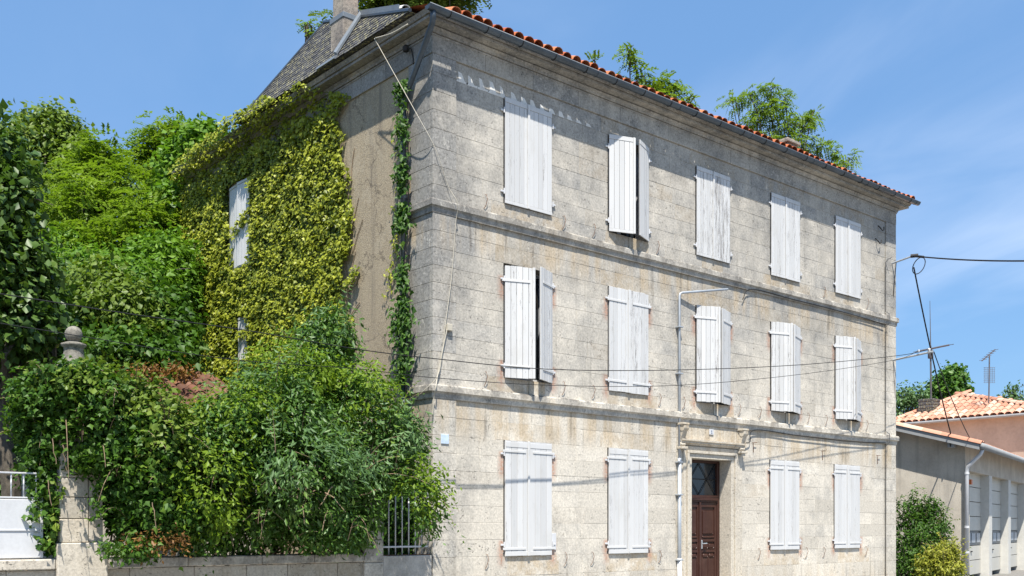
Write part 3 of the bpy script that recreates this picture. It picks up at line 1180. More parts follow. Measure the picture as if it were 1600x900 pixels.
# ---- shutters
def shutter_leaf(x_h, side, w, z0, z1, ang, style, wear):
    """side +1: hinge at the left jamb; -1: hinge at the right jamb. ang: how far the leaf stands open"""
    ca, sa = math.cos(ang), math.sin(ang)

    def f(s, o, z):
        # s across the leaf from the hinge, o outwards from the closed plane
        return (x_h + side * (s * ca - o * sa * 1.0), -.008 - s * sa - o * ca, z)
    if style == 'T':
        fr = MB()
        fr.box(.012, w - .004, -.002, .012, z0, z1, .5, wear, fn=f)
        leaf = fr.build('shutter', 'shutter_back', house)
        n = 5
        pw = (w - .016) / n
        for i in range(n):
            m1 = MB()
            m1.bbox(.012 + i * pw + .0035, .012 + (i + 1) * pw - .0035, .0125, .026, z0 + .062, z1 - .092 - (.0), .003, random.random(), wear + jit(.25), fn=f)
            m1.build('plank', 'paint', leaf)
        m1 = MB()
        m1.bbox(.012, w - .004, .0125, .032, z1 - .089, z1, .003, .6, wear, fn=f)
        m1.build('rail', 'paint', leaf)
        m1 = MB()
        m1.bbox(.012, w - .004, .0125, .032, z0, z0 + .058, .003, .6, wear, fn=f)
        m1.build('rail', 'paint', leaf)
    else:
        fr = MB()
        fr.box(.014, w - .006, -.006, .002, z0 + .01, z1 - .03, .4, wear, fn=f)
        leaf = fr.build('shutter', 'shutter_back', house)
        n = 5 if style == 'M' else 4
        pw = (w - .016) / n
        for i in range(n):
            m1 = MB()
            m1.bbox(.012 + i * pw + .0035, .012 + (i + 1) * pw - .0035, .0025, .028, z0 + jit(.006), z1 - .004 + jit(.004) * (2 if style == 'M' else 1), .003, random.random(), wear + jit(.3), fn=f)
            m1.build('plank', 'paint', leaf)
        for zz in (z0 + .21 if style == 'M' else z0 + .135, z1 - (.27 if style == 'M' else .20)):
            m1 = MB()
            m1.bbox(-.05, w - .09, .0285, .040, zz - .022, zz + .022, .003, .8, 0, fn=f)
            m1.build('strap', 'paint', leaf)
        if style == 'G':
            for zz0, zz1 in ((z0 + .004, z0 + .085), (z1 - .125, z1 - .03)):
                m1 = MB()
                m1.bbox(.02, w - .02, .0285, .034, zz0, zz1, .003, .7, wear * .5, fn=f)
                m1.build('rail', 'paint', leaf)
    if side == 1:                      # meeting strip on the left-hand leaf
        m1 = MB()
        m1.bbox(w - .045, w + .008, .033, .05, z0, z1, .004, .7, wear, fn=f)
        m1.build('meeting_strip', 'paint', leaf)
    for zz in (z0 + .21, z1 - .25):
        m1 = MB()
        m1.bbox(-.085, .0, .0, .028, zz - .018, zz + .018, .004, .9, 0, fn=lambda s, o, z: (x_h + side * s, -.006 - o, z))
        m1.tube([(x_h - side * .012, -.035, zz - .045), (x_h - side * .012, -.035, zz + .055)], .014, 8)
        m1.build('hinge', 'white', leaf)
    return leaf


OPEN = {('T', 1): .33, ('M', 0): .36, ('M', 2): .34, ('M', 3): .34, ('M', 4): .36}
WEAR = {('T', 2): .6, ('T', 0): .25, ('T', 3): .35, ('M', 0): .4, ('M', 1): .45, ('M', 2): .4, ('M', 3): .4, ('M', 4): .5, ('G', 1): .35}
for (x0, x1, z0, z1, row, col) in WINS:
    a = OPEN.get((row, col), .008)
    we = WEAR.get((row, col), .15)
    w = (x1 - x0) / 2
    wl = w - .002
    gap = .03 if (row, col) in (('T', 1), ('M', 0)) else 0.0
    shutter_leaf(x0, 1, wl, z0, z1 - (.05 if (row, col) == ('M', 0) else 0), a, row, we)
    shutter_leaf(x1, -1, wl - gap, z0, z1, a + (.06 if gap else 0), row, min(1, we + (.25 if (row, col) in (('T', 2), ('T', 3)) else .05)))
    # glazed casement behind the shutters
    m1 = MB()
    for (a0, a1, c0, c1) in ((x0, x0 + .07, z0, z1), (x1 - .07, x1, z0, z1), (x0 + .07, x1 - .07, z0, z0 + .08), (x0 + .07, x1 - .07, z1 - .07, z1), ((x0 + x1) / 2 - .05, (x0 + x1) / 2 + .05, z0 + .08, z1 - .07)):
        m1.box(a0, a1, .26, .31, c0, c1)
    fr = m1.build('window', 'white', house)
    for (a0, a1) in ((x0 + .07, (x0 + x1) / 2 - .05), ((x0 + x1) / 2 + .05, x1 - .07)):
        m1 = MB()
        m1.box(a0, a1, .28, .286, z0 + .08, z1 - .07)
        m1.build('pane', 'glass', fr)
    if a > .1:
        # iron stay holding the ajar leaves, dropping from the sill
        m1 = MB()
        xm = (x0 + x1) / 2 + .03
        m1.box(xm - .012, xm + .012, -.022, -.004, z0 - .28, z0 - .01, .8)
        m1.build('shutter_stay', 'cream_plastic', house)

# holdbacks (iron catches on the wall)
for (x0, x1, z0, z1, row, col) in WINS:
    for sx in (x0 - .45 + jit(.05), x1 + .33 + jit(.05)):
        if row == 'T' and col in (2, 3):
            continue
        m1 = MB()
        zz = z0 - (.06 if row != 'G' else .08)
        m1.tube([(sx, -.004, zz + .12), (sx, -.035, zz + .12), (sx + .015, -.055, zz + .03), (sx - .01, -.03, zz - .09), (sx - .03, -.006, zz - .14)], .0055, 6)
        m1.build('shutter_catch', 'rust', house)

# ---- front door, its stone surround and consoles
dx0, dx1, dz0, dz1 = DOOR
for (o, w, dpt) in ((0.0, .10, .05), (.105, .055, .085), (.165, .09, .035)):
    m1 = MB()
    m1.bbox(dx0 - o - w, dx0 - o + (.006 if o == 0 else 0), -dpt, .275 if o == 0 else .05, 0, dz1 + o - .008, .004)
    m1.build('door_jamb', 'door_stone', front)
    m1 = MB()
    m1.bbox(dx1 + o - (.006 if o == 0 else 0), dx1 + o + w, -dpt, .275 if o == 0 else .05, 0, dz1 + o - .008, .004)
    m1.build('door_jamb', 'door_stone', front)
    m1 = MB()
    m1.bbox(dx0 - o - w, dx1 + o + w, -dpt, .275 if o == 0 else .05, dz1 + o - .006, dz1 + o + w - .003, .004)
    m1.build('door_lintel', 'door_stone', front)
for (xa, xb) in ((6.505, 6.69), (8.61, 8.795)):
    z = 0
    while z < STR_LO - .1:
        e = min(STR_LO - .003, z + random.uniform(.45, .7))
        if STR_LO - e < .25:
            e = STR_LO - .003
        m1 = MB()
        m1.bbox(xa, xb, -.018, .05, z + .003, e - .003, .005, random.gauss(.5, .15))
        m1.build('stone', 'door_stone', front)
        z = e
m1 = MB()
m1.bbox(6.695, 8.605, -.012, .05, dz1 + .26, STR_LO - .003, .004)
m1.build('lintel_panel', 'door_stone', front)
m1 = MB()
n = [(.0, 3.40), (.04, 3.405), (.05, 3.43), (.08, 3.445), (.085, 3.48), (.11, 3.49), (.11, 3.525), (0, 3.53)]
m1.prism([(-o, z) for o, z in n][::-1], lambda a, c, d: (d, a - .013, c), 6.56, 8.74)
m1.build('door_cornice', 'door_stone', front)
for xc in (6.60, 8.70):
    # scrolled console carrying the string course: big roll above, small curl below, concave leg between
    pf = [(.0, 3.36), (.05, 3.36)]
    for i in range(13):
        t = i / 12
        pf.append((.05 + .02 * math.sin(t * PI) + .13 * t ** 2.2, 3.40 + .34 * t))
    pf += [(.18, 3.80), (.0, 3.80)]
    m1 = MB()
    m1.prism([(-o, z) for o, z in pf][::-1], lambda a, c, d: (d, a - .02, c), xc - .07, xc + .07)
    m1.tube([(xc - .08, -.135, 3.75), (xc + .08, -.135, 3.75)], .066, 16)
    m1.tube([(xc - .08, -.06, 3.40), (xc + .08, -.06, 3.40)], .045, 12)
    m1.bbox(xc - .10, xc + .10, -.16, .0, 3.30, 3.35, .006)
    m1.bbox(xc - .10, xc + .10, -.20, .0, 3.815, STR_LO - .002, .006)
    smooth_angle(m1.build('console', 'door_stone', front), 35)
YD = .30
m1 = MB()
for (a0, a1, c0, c1) in ((dx0, dx0 + .09, dz0, dz1), (dx1 - .09, dx1, dz0, dz1), (dx0 + .09, dx1 - .09, dz1 - .07, dz1), (dx0 + .09, dx1 - .09, 2.18, 2.34)):
    m1.bbox(a0, a1, YD - .02, YD + .07, c0, c1, .006)
m1.bbox(dx0 + .09, dx1 - .09, YD - .05, YD - .021, 2.22, 2.27, .006)
door = m1.build('front_door', 'door_wood', house)
xm = (dx0 + dx1) / 2
for (a0, a1) in ((dx0 + .092, xm - .004), (xm + .004, dx1 - .092)):
    m1 = MB()
    m1.box(a0, a1, YD + .02, YD + .06, dz0, 2.178)
    def ring(c0, c1, ins, o, sub=None):
        a, b2 = a0 + .075, a1 - .075
        for (p0, p1, q0, q1) in ((a, b2, c0, c0 + ins), (a, b2, c1 - ins, c1), (a, a + ins, c0 + ins, c1 - ins), (b2 - ins, b2, c0 + ins, c1 - ins)):
            m1.bbox(p0, p1, YD + .02 - o, YD + .021, q0, q1, .005)
    # stiles and rails
    m1.bbox(a0, a0 + .07, YD - .005, YD + .021, dz0, 2.178, .005)
    m1.bbox(a1 - .07, a1, YD - .005, YD + .021, dz0, 2.178, .005)
    for (c0, c1) in ((2.07, 2.178), (1.29, 1.36), (1.05, 1.11), (dz0, dz0 + .2)):
        m1.bbox(a0 + .071, a1 - .071, YD - .005, YD + .021, c0, c1, .005)
    m1.bbox(a0 + .12, a1 - .12, YD - .002, YD + .021, 1.46, 2.0, .018)
    m1.bbox(a0 + .09, a1 - .09, YD - .02, YD + .021, 1.375, 1.42, .012)
    for kx in (0, 1):
        c0 = a0 + .09 + kx * ((a1 - a0 - .18) / 2 + .005)
        c1 = c0 + (a1 - a0 - .18) / 2 - .01
        m1.bbox(c0, c1, YD - .012, YD + .021, 1.135, 1.26, .03)
        m1.bbox(c0, c1, YD + .0, YD + .021, dz0 + .25, 1.02, .018)
        m1.bbox(c0 + .01, c1 - .01, YD - .022, YD + .021, .93, 1.03, .03)
    m1.build('door_leaf', 'door_wood', door)
m1 = MB()
m1.bbox(xm - .03, xm + .03, YD - .035, YD - .006, dz0, 2.178, .008)
m1.build('cover_strip', 'door_wood', door)
m1 = MB()
m1.box(dx0 + .09, dx1 - .09, YD + .035, YD + .041, 2.342, dz1 - .072)
m1.build('pane', 'glass', door)
m1 = MB()
ax0, ax1, az0, az1 = dx0 + .1, dx1 - .1, 2.35, dz1 - .08
for (p, q) in (((ax0, az0), (xm, az1)), ((xm, az1), (ax1, az0)), ((ax0, az1), (xm, az0)), ((xm, az0), (ax1, az1)), ((ax0, (az0 + az1) / 2), (ax1, (az0 + az1) / 2))):
    m1.tube([(p[0], YD + .015, p[1]), (q[0], YD + .015, q[1])], .009, 6)
m1.build('lattice', 'iron', door)
m1 = MB()
m1.bbox(xm + .05, xm + .075, YD - .03, YD - .006, 1.13, 1.33, .006)
m1.tube([(xm + .062, YD - .03, 1.25), (xm + .062, YD - .075, 1.25), (xm + .17, YD - .08, 1.255)], .011, 8)
m1.build('handle', 'galv', door)
m1 = MB()
m1.bbox(dx0 - .12, dx1 + .12, -.28, .30, -.05, .115, .012)
m1.build('doorstep', 'concrete', house)

# ---- roof
EZ = CT + .02
SL = (12.42 - EZ) / 5.3
tile_root = None
mb = MB()
AP = np.array([.77, 4.9, 12.42])
AP2 = np.array([HW - .77, 4.9, 12.42])
E0, E1 = np.array([-.36, -.34, EZ]), np.array([HW + .38, -.34, EZ])
F0, F1 = np.array([-.38, 6.55, EZ]), np.array([HW + .38, 6.55, EZ])
mb.v += [tuple(E0), tuple(E1), tuple(AP2), tuple(AP)]
mb.face([0, 1, 2, 3])
b = 4
mb.v += [tuple(E1), tuple(F1), tuple(AP2)]
mb.face([4, 5, 6])
mb.v += [tuple(F1), tuple(F0), tuple(AP), tuple(AP2)]
mb.face([7, 8, 9, 10])
roof = mb.build('roof', 'tile', house)


def half_tile_mesh(name, L, r0, r1, mat, up=True, n=6, th=.014):
    """one barrel tile lying along +Y, r0 at the eave end, r1 at the top end"""
    mb = MB()
    for (y, r) in ((0, r0), (L, r1)):
        for rr in (r, r - th):
            for k in range(n + 1):
                a = PI * k / n
                z = rr * math.sin(a) * .8
                mb.v.append((rr * math.cos(a), y, z if up else .8 * r0 - z - .8 * r0 + .0))
    m = n + 1
    for k in range(n):
        mb.face([k, k + 1, 2 * m + k + 1, 2 * m + k])
        mb.face([m + k, 3 * m + k, 3 * m + k + 1, m + k + 1])
        mb.face([k, m + k, m + k + 1, k + 1])
        mb.face([2 * m + k, 2 * m + k + 1, 3 * m + k + 1, 3 * m + k])
    me = bpy.data.meshes.new(name)
    me.from_pydata(mb.v, [], mb.f)
    a = me.attributes.new('tone', 'FLOAT', 'FACE')
    a.data.foreach_set('value', [.5] * len(me.polygons))
    me.materials.append(M[mat])
    me.polygons.foreach_set('use_smooth', [True] * len(me.polygons))
    me.set_sharp_from_angle(angle=R(50))
    return me


def put_tile(me, parent, loc, tilt, rz, name='tile', roll=0.0):
    o = bpy.data.objects.new(name, me)
    link(o, parent, tuple(loc))
    o.rotation_euler = (tilt, roll, rz)
    return o


TILE = half_tile_mesh('tile', .46, .118, .10, 'tile')
TW = .24
TOLDR = half_tile_mesh('tile', .40, .09, .08, 'off_white')
nt = int((HW + .3) / TW)
pitch_a = math.atan(SL)
for rrow in range(3):
    for i in range(nt):
        x = .22 + i * TW
        if x > HW + .28:
            continue
        yb = -.40 + rrow * .36
        z = EZ + (yb + .34) * SL + .045
        if rrow and (x < .35 + rrow * .1 or x > HW + .2 - rrow * .3):
            continue
        put_tile(TILE, roof, (x + jit(.012), yb + jit(.025), z + jit(.012) + .012 * math.sin(x * .8)), pitch_a + jit(.04), jit(.07))
# the courses above are hidden from the street: one corrugated part
mb = MB()
n = 6
for i in range(nt):
    x = .22 + i * TW
    y0, z0 = .62, EZ + (.62 + .34) * SL + .02
    lim = min(4.85, (x + .25) / .245, (HW + .15 - x) / .245)
    if lim < 1.5:
        continue
    if x < .9 or x > HW - .9:
        y0 = y0 + .6
        z0 = EZ + (y0 + .34) * SL + .02
    b = len(mb.v)
    for (y, z) in ((y0, z0), (lim, EZ + (lim + .34) * SL + .02)):
        for k in range(n + 1):
            a = PI * k / n
            mb.v.append((x + .13 * math.cos(a), y, z + .10 * math.sin(a)))
    for k in range(n):
        mb.face([b + k, b + k + 1, b + n + 2 + k, b + n + 1 + k], random.random())
tag(mb.build('tile_courses', 'tile', roof), kind='stuff')
# slate hip on the garden side
mb = MB()
hb, hr, ha = np.array([-.42, .05, EZ - .0]), np.array([-.42, 6.62, EZ - .0]), np.array([.77, 4.9, 12.43])
mb.v += [tuple(hb), tuple(hr), tuple(ha), tuple(hb + [0.5, 0, 0]), tuple(hr + [.5, 0, 0])]
mb.face([0, 2, 1])
mb.face([0, 1, 4, 3])
mb.face([0, 3, 2])
mb.face([1, 2, 4])
slate = mb.build('slate_hip', 'slate', house)
nrm = np.cross(ha - hb, hr - hb)
nrm = nrm / np.linalg.norm(nrm)
if nrm[0] > 0:
    nrm = -nrm
T = (ha[2] - hb[2]) / (ha[0] - hb[0])
mb = MB()
rows = 22
for rr in range(rows):
    f0, f1 = rr / rows, min(1, (rr + 1.35) / rows)
    L0, L1 = hb + (ha - hb) * f0, hb + (ha - hb) * f1
    R0, R1 = hr + (ha - hr) * f0, hr + (ha - hr) * f1
    wdt = np.linalg.norm(R0 - L0)
    ns = max(1, int(wdt / .19))
    off = (rr % 2) * .5
    for i in range(-1, ns + 1):
        a, b2 = (i + off) / ns, (i + 1 + off) / ns - .006 / max(wdt, .1)
        a, b2 = max(0, a), min(1, b2)
        if b2 - a < .15 / ns:
            continue
        lift0, lift1 = .020 + random.uniform(0, .008), .004
        up_ = [L0 + (R0 - L0) * a, L0 + (R0 - L0) * b2, L1 + (R1 - L1) * b2, L1 + (R1 - L1) * a]
        lo = [up_[0] + nrm * (lift0 - .012), up_[1] + nrm * (lift0 - .012), up_[2] + nrm * .001, up_[3] + nrm * .001]
        hi = [up_[0] + nrm * lift0, up_[1] + nrm * lift0, up_[2] + nrm * (lift1 + .006), up_[3] + nrm * (lift1 + .006)]
        mb.hexa(lo + hi, random.random())
tag(mb.build('slates', 'slate', slate), kind='stuff')
# zinc dressing of the hips
m1 = MB()
m1.tube([hb + nrm * .03 + [0, 0, .0], ha + nrm * .03], .035, 6)
m1.tube([hr + nrm * .02, ha + nrm * .02], .03, 6)
m1.build('hip_capping', 'zinc_dark', slate)
m1 = MB()
A, B = hb + (ha - hb) * .10, hb + (ha - hb) * .62
wv = np.array([0, .0, .11])
m1.hexa([A + nrm * .05, B + nrm * .05, B + nrm * .02, A + nrm * .02, A + nrm * .05 + wv, B + nrm * .05 + wv, B + nrm * .02 + wv, A + nrm * .02 + wv])
m1.build('zinc_upstand', 'zinc', slate)
for i in range(7):
    f = .08 + i * .047
    p = hb + (ha - hb) * f + np.array([.05, -.03, .06])
    put_tile(TOLDR, roof, p, math.atan2(ha[2] - hb[2], np.linalg.norm((ha - hb)[:2])), -math.atan2((ha - hb)[0], (ha - hb)[1]), 'ridge_tile')
# rear wing roof, sloping away from sight
mb = MB()
mb.hexa([(-.32, 6.5, EZ - .06), (6.2, 6.5, EZ - .06), (6.2, 10.4, EZ - .34), (-.32, 10.4, EZ - .10), (-.32, 6.5, EZ + .0), (6.2, 6.5, EZ + .0), (6.2, 10.4, EZ - .28), (-.32, 10.4, EZ - .04)])
mb.build('wing_roof', 'slate', house)
# chimneys
cx0, cx1, cy0, cy1 = -.20, .20, 2.60, 3.07
mb = MB()
mb.bbox(cx0, cx1, cy0, cy1, CT - .1, 11.42, .02)
mb.bbox(cx0 + .03, cx1 - .03, cy0 + .03, cy1 - .03, 11.425, 13.2, .02)
chim = mb.build('chimney', 'chimney', house)
m1 = MB()
m1.bbox(cx0 - .012, cx1 + .012, cy0 - .012, cy1 + .012, 11.40, 11.50, .006)
m1.build('flashing', 'zinc', chim)
m1 = MB()
zr = lambda x: EZ + (x + .42) * T
for (xa, xb) in ((cx0 - .16, cx0 - .02), (cx0 - .02, cx1 + .02)):
    za, zb = zr(xa), zr(xb)
    m1.hexa([(xa - .03, cy0 - .10, za + .02), (xb - .03, cy0 - .10, zb + .02), (xb, cy0 - .005, zb), (xa, cy0 - .005, za), (xa - .06, cy0 - .10, za + .045), (xb - .06, cy0 - .10, zb + .045), (xb - .06, cy0 - .004, zb + .09), (xa - .06, cy0 - .004, za + .09)])
m1.hexa([(-.47, cy0 - .1, EZ + .02), (-.40, cy0 - .1, EZ + .02), (-.40, cy1 + .1, EZ + .02), (-.47, cy1 + .1, EZ + .02), (-.45, cy0 - .1, EZ + .08), (-.36, cy0 - .1, EZ + .13), (-.36, cy1 + .1, EZ + .13), (-.45, cy1 + .1, EZ + .08)])
m1.build('flashing', 'zinc', chim)
c2 = onY(1228, 222, 4.2)
mb = MB()
mb.bbox(c2[0] - .26, c2[0] + .26, 3.95, 4.5, 11.5, c2[2] - .13, .02)
mb.bbox(c2[0] - .33, c2[0] + .33, 3.88, 4.57, c2[2] - .125, c2[2] - .03, .015)
mb.bbox(c2[0] - .2, c2[0] + .2, 4.0, 4.45, c2[2] - .028, c2[2] + .06, .015)
mb.build('chimney', 'chimney', house)

# ---- gutter and downpipe
mb = MB()
GX0, GX1 = -.42, HW + .48
gz = lambda x: CT - .045 + (x - GX0) / (GX1 - GX0) * .06
ns = 34
m = 9
for (r, flip) in ((.078, 0), (.070, 1)):
    b = len(mb.v)
    for i in range(ns + 1):
        x = GX0 + (GX1 - GX0) * i / ns
        for k in range(m):
            a = PI + PI * k / (m - 1)
            mb.v.append((x, -.425 + r * math.cos(a), gz(x) + r * math.sin(a)))
    for i in range(ns):
        for k in range(m - 1):
            q = [b + i * m + k, b + (i + 1) * m + k, b + (i + 1) * m + k + 1, b + i * m + k + 1]
            mb.face(q if flip else q[::-1])
for x in (GX0, GX1):
    b = len(mb.v)
    for k in range(m):
        a = PI + PI * k / (m - 1)
        mb.v.append((x, -.425 + .078 * math.cos(a), gz(x) + .078 * math.sin(a)))
    mb.face([b + k for k in range(m)])
gutter = smooth_angle(mb.build('gutter', 'zinc_dark', house))
m1 = MB()
m1.tube([(GX0, -.503, gz(GX0) + .002), (GX1, -.503, gz(GX1) + .002)], .011, 6)
m1.build('gutter_bead', 'zinc', gutter, smooth=True)
for i in range(20):
    x = GX0 + .45 + i * .82
    m1 = MB()
    m1.tube([(x, -.425 + .086 * math.cos(PI + PI * k / 6), gz(x) + .086 * math.sin(PI + PI * k / 6)) for k in range(7)] + [(x, -.33, gz(x) + .02)], .007, 5)
    m1.build('gutter_bracket', 'iron', gutter)
    if i % 3 == 1:
        m1 = MB()
        m1.tube([(x + .3 + .0, -.425 + .081 * math.cos(PI + PI * k / 8), gz(x) + .081 * math.sin(PI + PI * k / 8)) for k in range(9)], .006, 5)
        m1.build('gutter_joint', 'zinc_dark', gutter)
m1 = MB()
m1.tube([(-.30, -.42, gz(0) - .05), (-.30, -.42, gz(0) - .16), (-.27, -.36, gz(0) - .24), (-.14, .56, 9.32), (-.12, .68, 9.16), (-.11, .72, 9.0), (-.11, .72, 4.6)], .05, 12)
dp = m1.build('downpipe', 'zinc_dark', house, smooth=True)
m1 = MB()
m1.tube([(-.11, .72, 4.6), (-.11, .72, .05)], .05, 12)
m1.build('downpipe', 'zinc_dark', house, smooth=True)
for z in (8.9, 7.5, 6.1, 4.6, 2.6):
    m1 = MB()
    m1.tube([(-.11, .72, z - .03), (-.11, .72, z + .03)], .06, 12)
    m1.box(-.06, .0, .70, .74, z - .012, z + .012)
    m1.build('collar', 'zinc', dp, smooth=False)

# ---- garden-side window shutters showing through the creeper
def side_shutter(y0, y1, z0, z1, ang):
    m1 = MB()
    f = lambda a, o, z: (-.03 - o - (a - y0) * math.sin(ang), y0 + (a - y0) * math.cos(ang), z)
    m1.bbox(y0, y1, 0, .02, z0, z1, .004, .5, .3, fn=f)
    leaf = m1.build('shutter', 'paint', house)
    n = 4
    for i in range(n):
        m1 = MB()
        w = (y1 - y0) / n
        m1.bbox(y0 + i * w + .003, y0 + (i + 1) * w - .003, .021, .036, z0 + .03, z1 - .06, .003, random.random(), .3, fn=f)
        m1.build('plank', 'paint', leaf)
    m1 = MB()
    m1.bbox(y0, y1, .021, .045, z1 - .055, z1, .004, .6, .2, fn=f)
    m1.build('rail', 'paint', leaf)


side_shutter(6.75, 7.30, 7.5, 9.42, .05)
side_shutter(7.305, 7.82, 7.5, 9.42, -.08)
side_shutter(6.85, 7.28, 5.35, 6.35, .03)

# ================================================================== FIXTURES ON THE FRONT
def cable(name, path, r, mat, label, cat='cable', group=None, n=6):
    p = [tuple(q) for q in path]
    m1 = MB()
    m1.tube(p, r, n)
    o = m1.build(name, mat, None, smooth=True, origin=p[0])
    return tag(o, label, cat, group)


def catmull(pts, sub=8):
    P = [np.asarray(p, float) for p in pts]
    P = [2 * P[0] - P[1]] + P + [2 * P[-1] - P[-2]]
    out = []
    for i in range(1, len(P) - 2):
        for k in range(sub):
            t = k / sub
            out.append(.5 * ((2 * P[i]) + (-P[i - 1] + P[i + 1]) * t + (2 * P[i - 1] - 5 * P[i] + 4 * P[i + 1] - P[i + 2]) * t ** 2 + (-P[i - 1] + 3 * P[i] - 3 * P[i + 1] + P[i + 2]) * t ** 3))
    out.append(P[-2])
    return out


# cut-off lamp bracket and its conduit beside the door
root = thing('lamp_bracket', (6.53, -.05, 0), 'grey steel conduit climbing beside the door and bent into a short arm above', 'conduit')
m1 = MB()
pa = onY(1058, 456, -.07)
pe = onY(1137, 452, -.30)
m1.tube([(6.53, -.06, 1.9), (6.53, -.06, pa[2] - .08), (6.55, -.062, pa[2] - .02), (6.60, -.07, pa[2] + .005), tuple(pe)], .026, 8)
m1.build('arm', 'galv', root, smooth=True)
m1 = MB()
m1.tube([(6.53, -.06, 0), (6.53, -.06, 3.1)], .042, 10)
m1.build('sleeve', 'galv', root, smooth=True)
m1 = MB()
m1.tube([(6.53, -.06, 0), (6.53, -.06, .95)], .05, 10)
m1.build('foot_sleeve', 'white', root, smooth=True)
for z in (.9, 2.3, 3.0, 4.9, 5.9):
    m1 = MB()
    m1.bbox(6.46, 6.60, -.11, -.0, z, z + .03, .004)
    m1.build('clip', 'galv', root)

# number plate over the door and the blank street plate
m1 = MB()
pc = onY(1112, 675, -.03)
m1.bbox(pc[0] - .075, pc[0] + .075, -.032, -.013, pc[2] - .06, pc[2] + .06, .004)
pl = tag(m1.build('house_number_plate', 'white', None, origin=(pc[0], -.02, pc[2])), 'small pale enamel number plate on the panel above the door', 'sign')
m1 = MB()
for (a0, a1, c0, c1) in ((-.008, .008, -.036, .036), (-.024, -.008, .012, .024), (-.022, .022, -.036, -.026)):
    m1.box(pc[0] + a0, pc[0] + a1, -.0345, -.0325, pc[2] + c0, pc[2] + c1)
m1.build('digit', 'plate_ink', pl)
m1 = MB()
pc = onY(695, 686, -.04)
m1.bbox(pc[0] - .085, pc[0] + .085, -.052, -.032, pc[2] - .085, pc[2] + .085, .005)
tag(m1.build('street_plate', 'blue_plate', None, origin=(pc[0], -.04, pc[2])), 'small faded pale blue square plate near the left corner of the house', 'sign')
# vent grille right of the first ground floor shutter
m1 = MB()
pc = onY(865, 846, -.01)
m1.bbox(pc[0] - .05, pc[0] + .06, -.022, -.003, pc[2] - .16, pc[2] + .16, .004)
tag(m1.build('meter_cover', 'white', None, origin=(pc[0], -.01, pc[2])), 'narrow white cover plate beside the foot of the nearest ground floor shutter', 'cover plate')

# cream cables on the corner
pts = [onX(585, 60, -.46), (onX(640, 165, -.30) + onY(640, 165, -.30)) / 2, onY(680, 232, -.07), onY(700, 290, -.07), onY(715, 318, -.16), onY(712, 350, -.068), onY(706, 430, -.068), onY(697, 500, -.068), onY(690, 560, -.068), onY(682, 590, -.08), onX(660, 612, -.17), onX(645, 626, -.10)]
pts[1] = np.array([-.24, .16, pts[1][2]])
cable('cream_cable', catmull(pts), .0065, 'cream_plastic', 'cream cable falling from the slate roof and down the corner stones')
pts = [onX(637, 38, -.45), onX(612, 52, -.47), onX(586, 60, -.46)]
cable('cream_cable', catmull(pts), .012, 'cream_plastic', 'short cream cable lying over the slates beside the roof edge')
pts = [onY(699, 512, -.068), onY(692, 545, -.068), onY(684, 585, -.08), onY(681, 605, -.17), onY(678, 622, -.09), onY(676, 650, -.07)]
cable('cream_cable', catmull(pts), .010, 'cream_plastic', 'thin cream cable looping from the junction box over the lower string course')
pc = onY(701, 512, -.05)
m1 = MB()
m1.bbox(pc[0] - .055, pc[0] + .055, -.10, -.032, pc[2] - .06, pc[2] + .06, .008)
tag(m1.build('junction_box', 'cream_plastic', None, origin=tuple(pc)), 'small cream junction box on the corner stones between two string courses', 'junction box')

# conduit on the right end of the front, with the service bracket and its arm
pb = onY(1384, 404, -.05)
cable('wall_conduit', [(pb[0], -.05, .3), (pb[0], -.05, 3.8), (pb[0], -.16, 3.9), (pb[0], -.16, 4.12), (pb[0], -.05, 4.2), (pb[0], -.05, 7.0), (pb[0], -.15, 7.1), (pb[0], -.15, 7.34), (pb[0], -.05, 7.42), (pb[0], -.05, pb[2] - .1), (pb[0] + .02, -.10, pb[2] - .03), (pb[0] + .06, -.2, pb[2] + .02)], .011, 'conduit', 'thin dark conduit running down the right end of the front', 'conduit')
pts = [onY(1382, 508, -.06), onY(1360, 500, -.06), onY(1300, 483, -.06), onY(1240, 468, -.06), onY(1175, 452, -.06), onY(1160, 468, -.05)]
cable('wall_conduit', catmull(pts), .010, 'cable', 'black cable clipped under the upper string course, ending in a loop', 'cable')
pts = [onY(1384, 692, -.06), onY(1330, 690, -.06), onY(1250, 681, -.06), onY(1180, 672, -.06), onY(1172, 690, -.05), onY(1166, 692, -.06)]
cable('wall_conduit', catmull(pts), .010, 'cable', 'black cable clipped under the lower string course right of the door', 'cable')
BT = np.array([15.45, -.62, onY(1418, 397, -.62)[2]])
root = thing('service_bracket', (15.45, 0, 7.0), 'grey iron bracket at the top right corner holding the black service cables', 'bracket')
m1 = MB()
m1.tube([(15.42, .0, BT[2] - .10), tuple(BT)], .025, 8)
m1.build('arm', 'galv', root)
m1 = MB()
m1.tube([(15.42, -.16, BT[2] - .08), (15.5, -.03, BT[2] - 1.0)], .011, 6)
m1.build('brace', 'iron', root)
m1 = MB()
m1.tube([BT + [-.03, .05, 0], BT + [.06, -.12, 0]], .05, 8)
m1.build('clamp', 'iron', root)
far_r = at(1640, 407, 22.0)
sg = [BT + (far_r - BT) * t + np.array([0, 0, -.22 * 4 * t * (1 - t) * .25]) for t in np.linspace(0, 1, 14)]
cable('overhead_cable', sg, .018, 'cable', 'thick black cable leaving the top right bracket across the sky')
cable('cable_splice', [sg[0] + (sg[2] - sg[0]) * t for t in (.15, .3, .5, .62)], .032, 'cable', 'black clamp sleeve on the cable beside the top right bracket', 'clamp')
lp = [BT + RT * (.16 + .17 * math.cos(a)) * 1.0 + np.array([0, 0, -.26 + .20 * math.sin(a) + .10 * math.cos(a)]) for a in np.linspace(0, 4 * PI, 40)]
cable('cable_coil', lp, .012, 'cable', 'coil of slack black cable hanging below the top right bracket', 'cable coil')

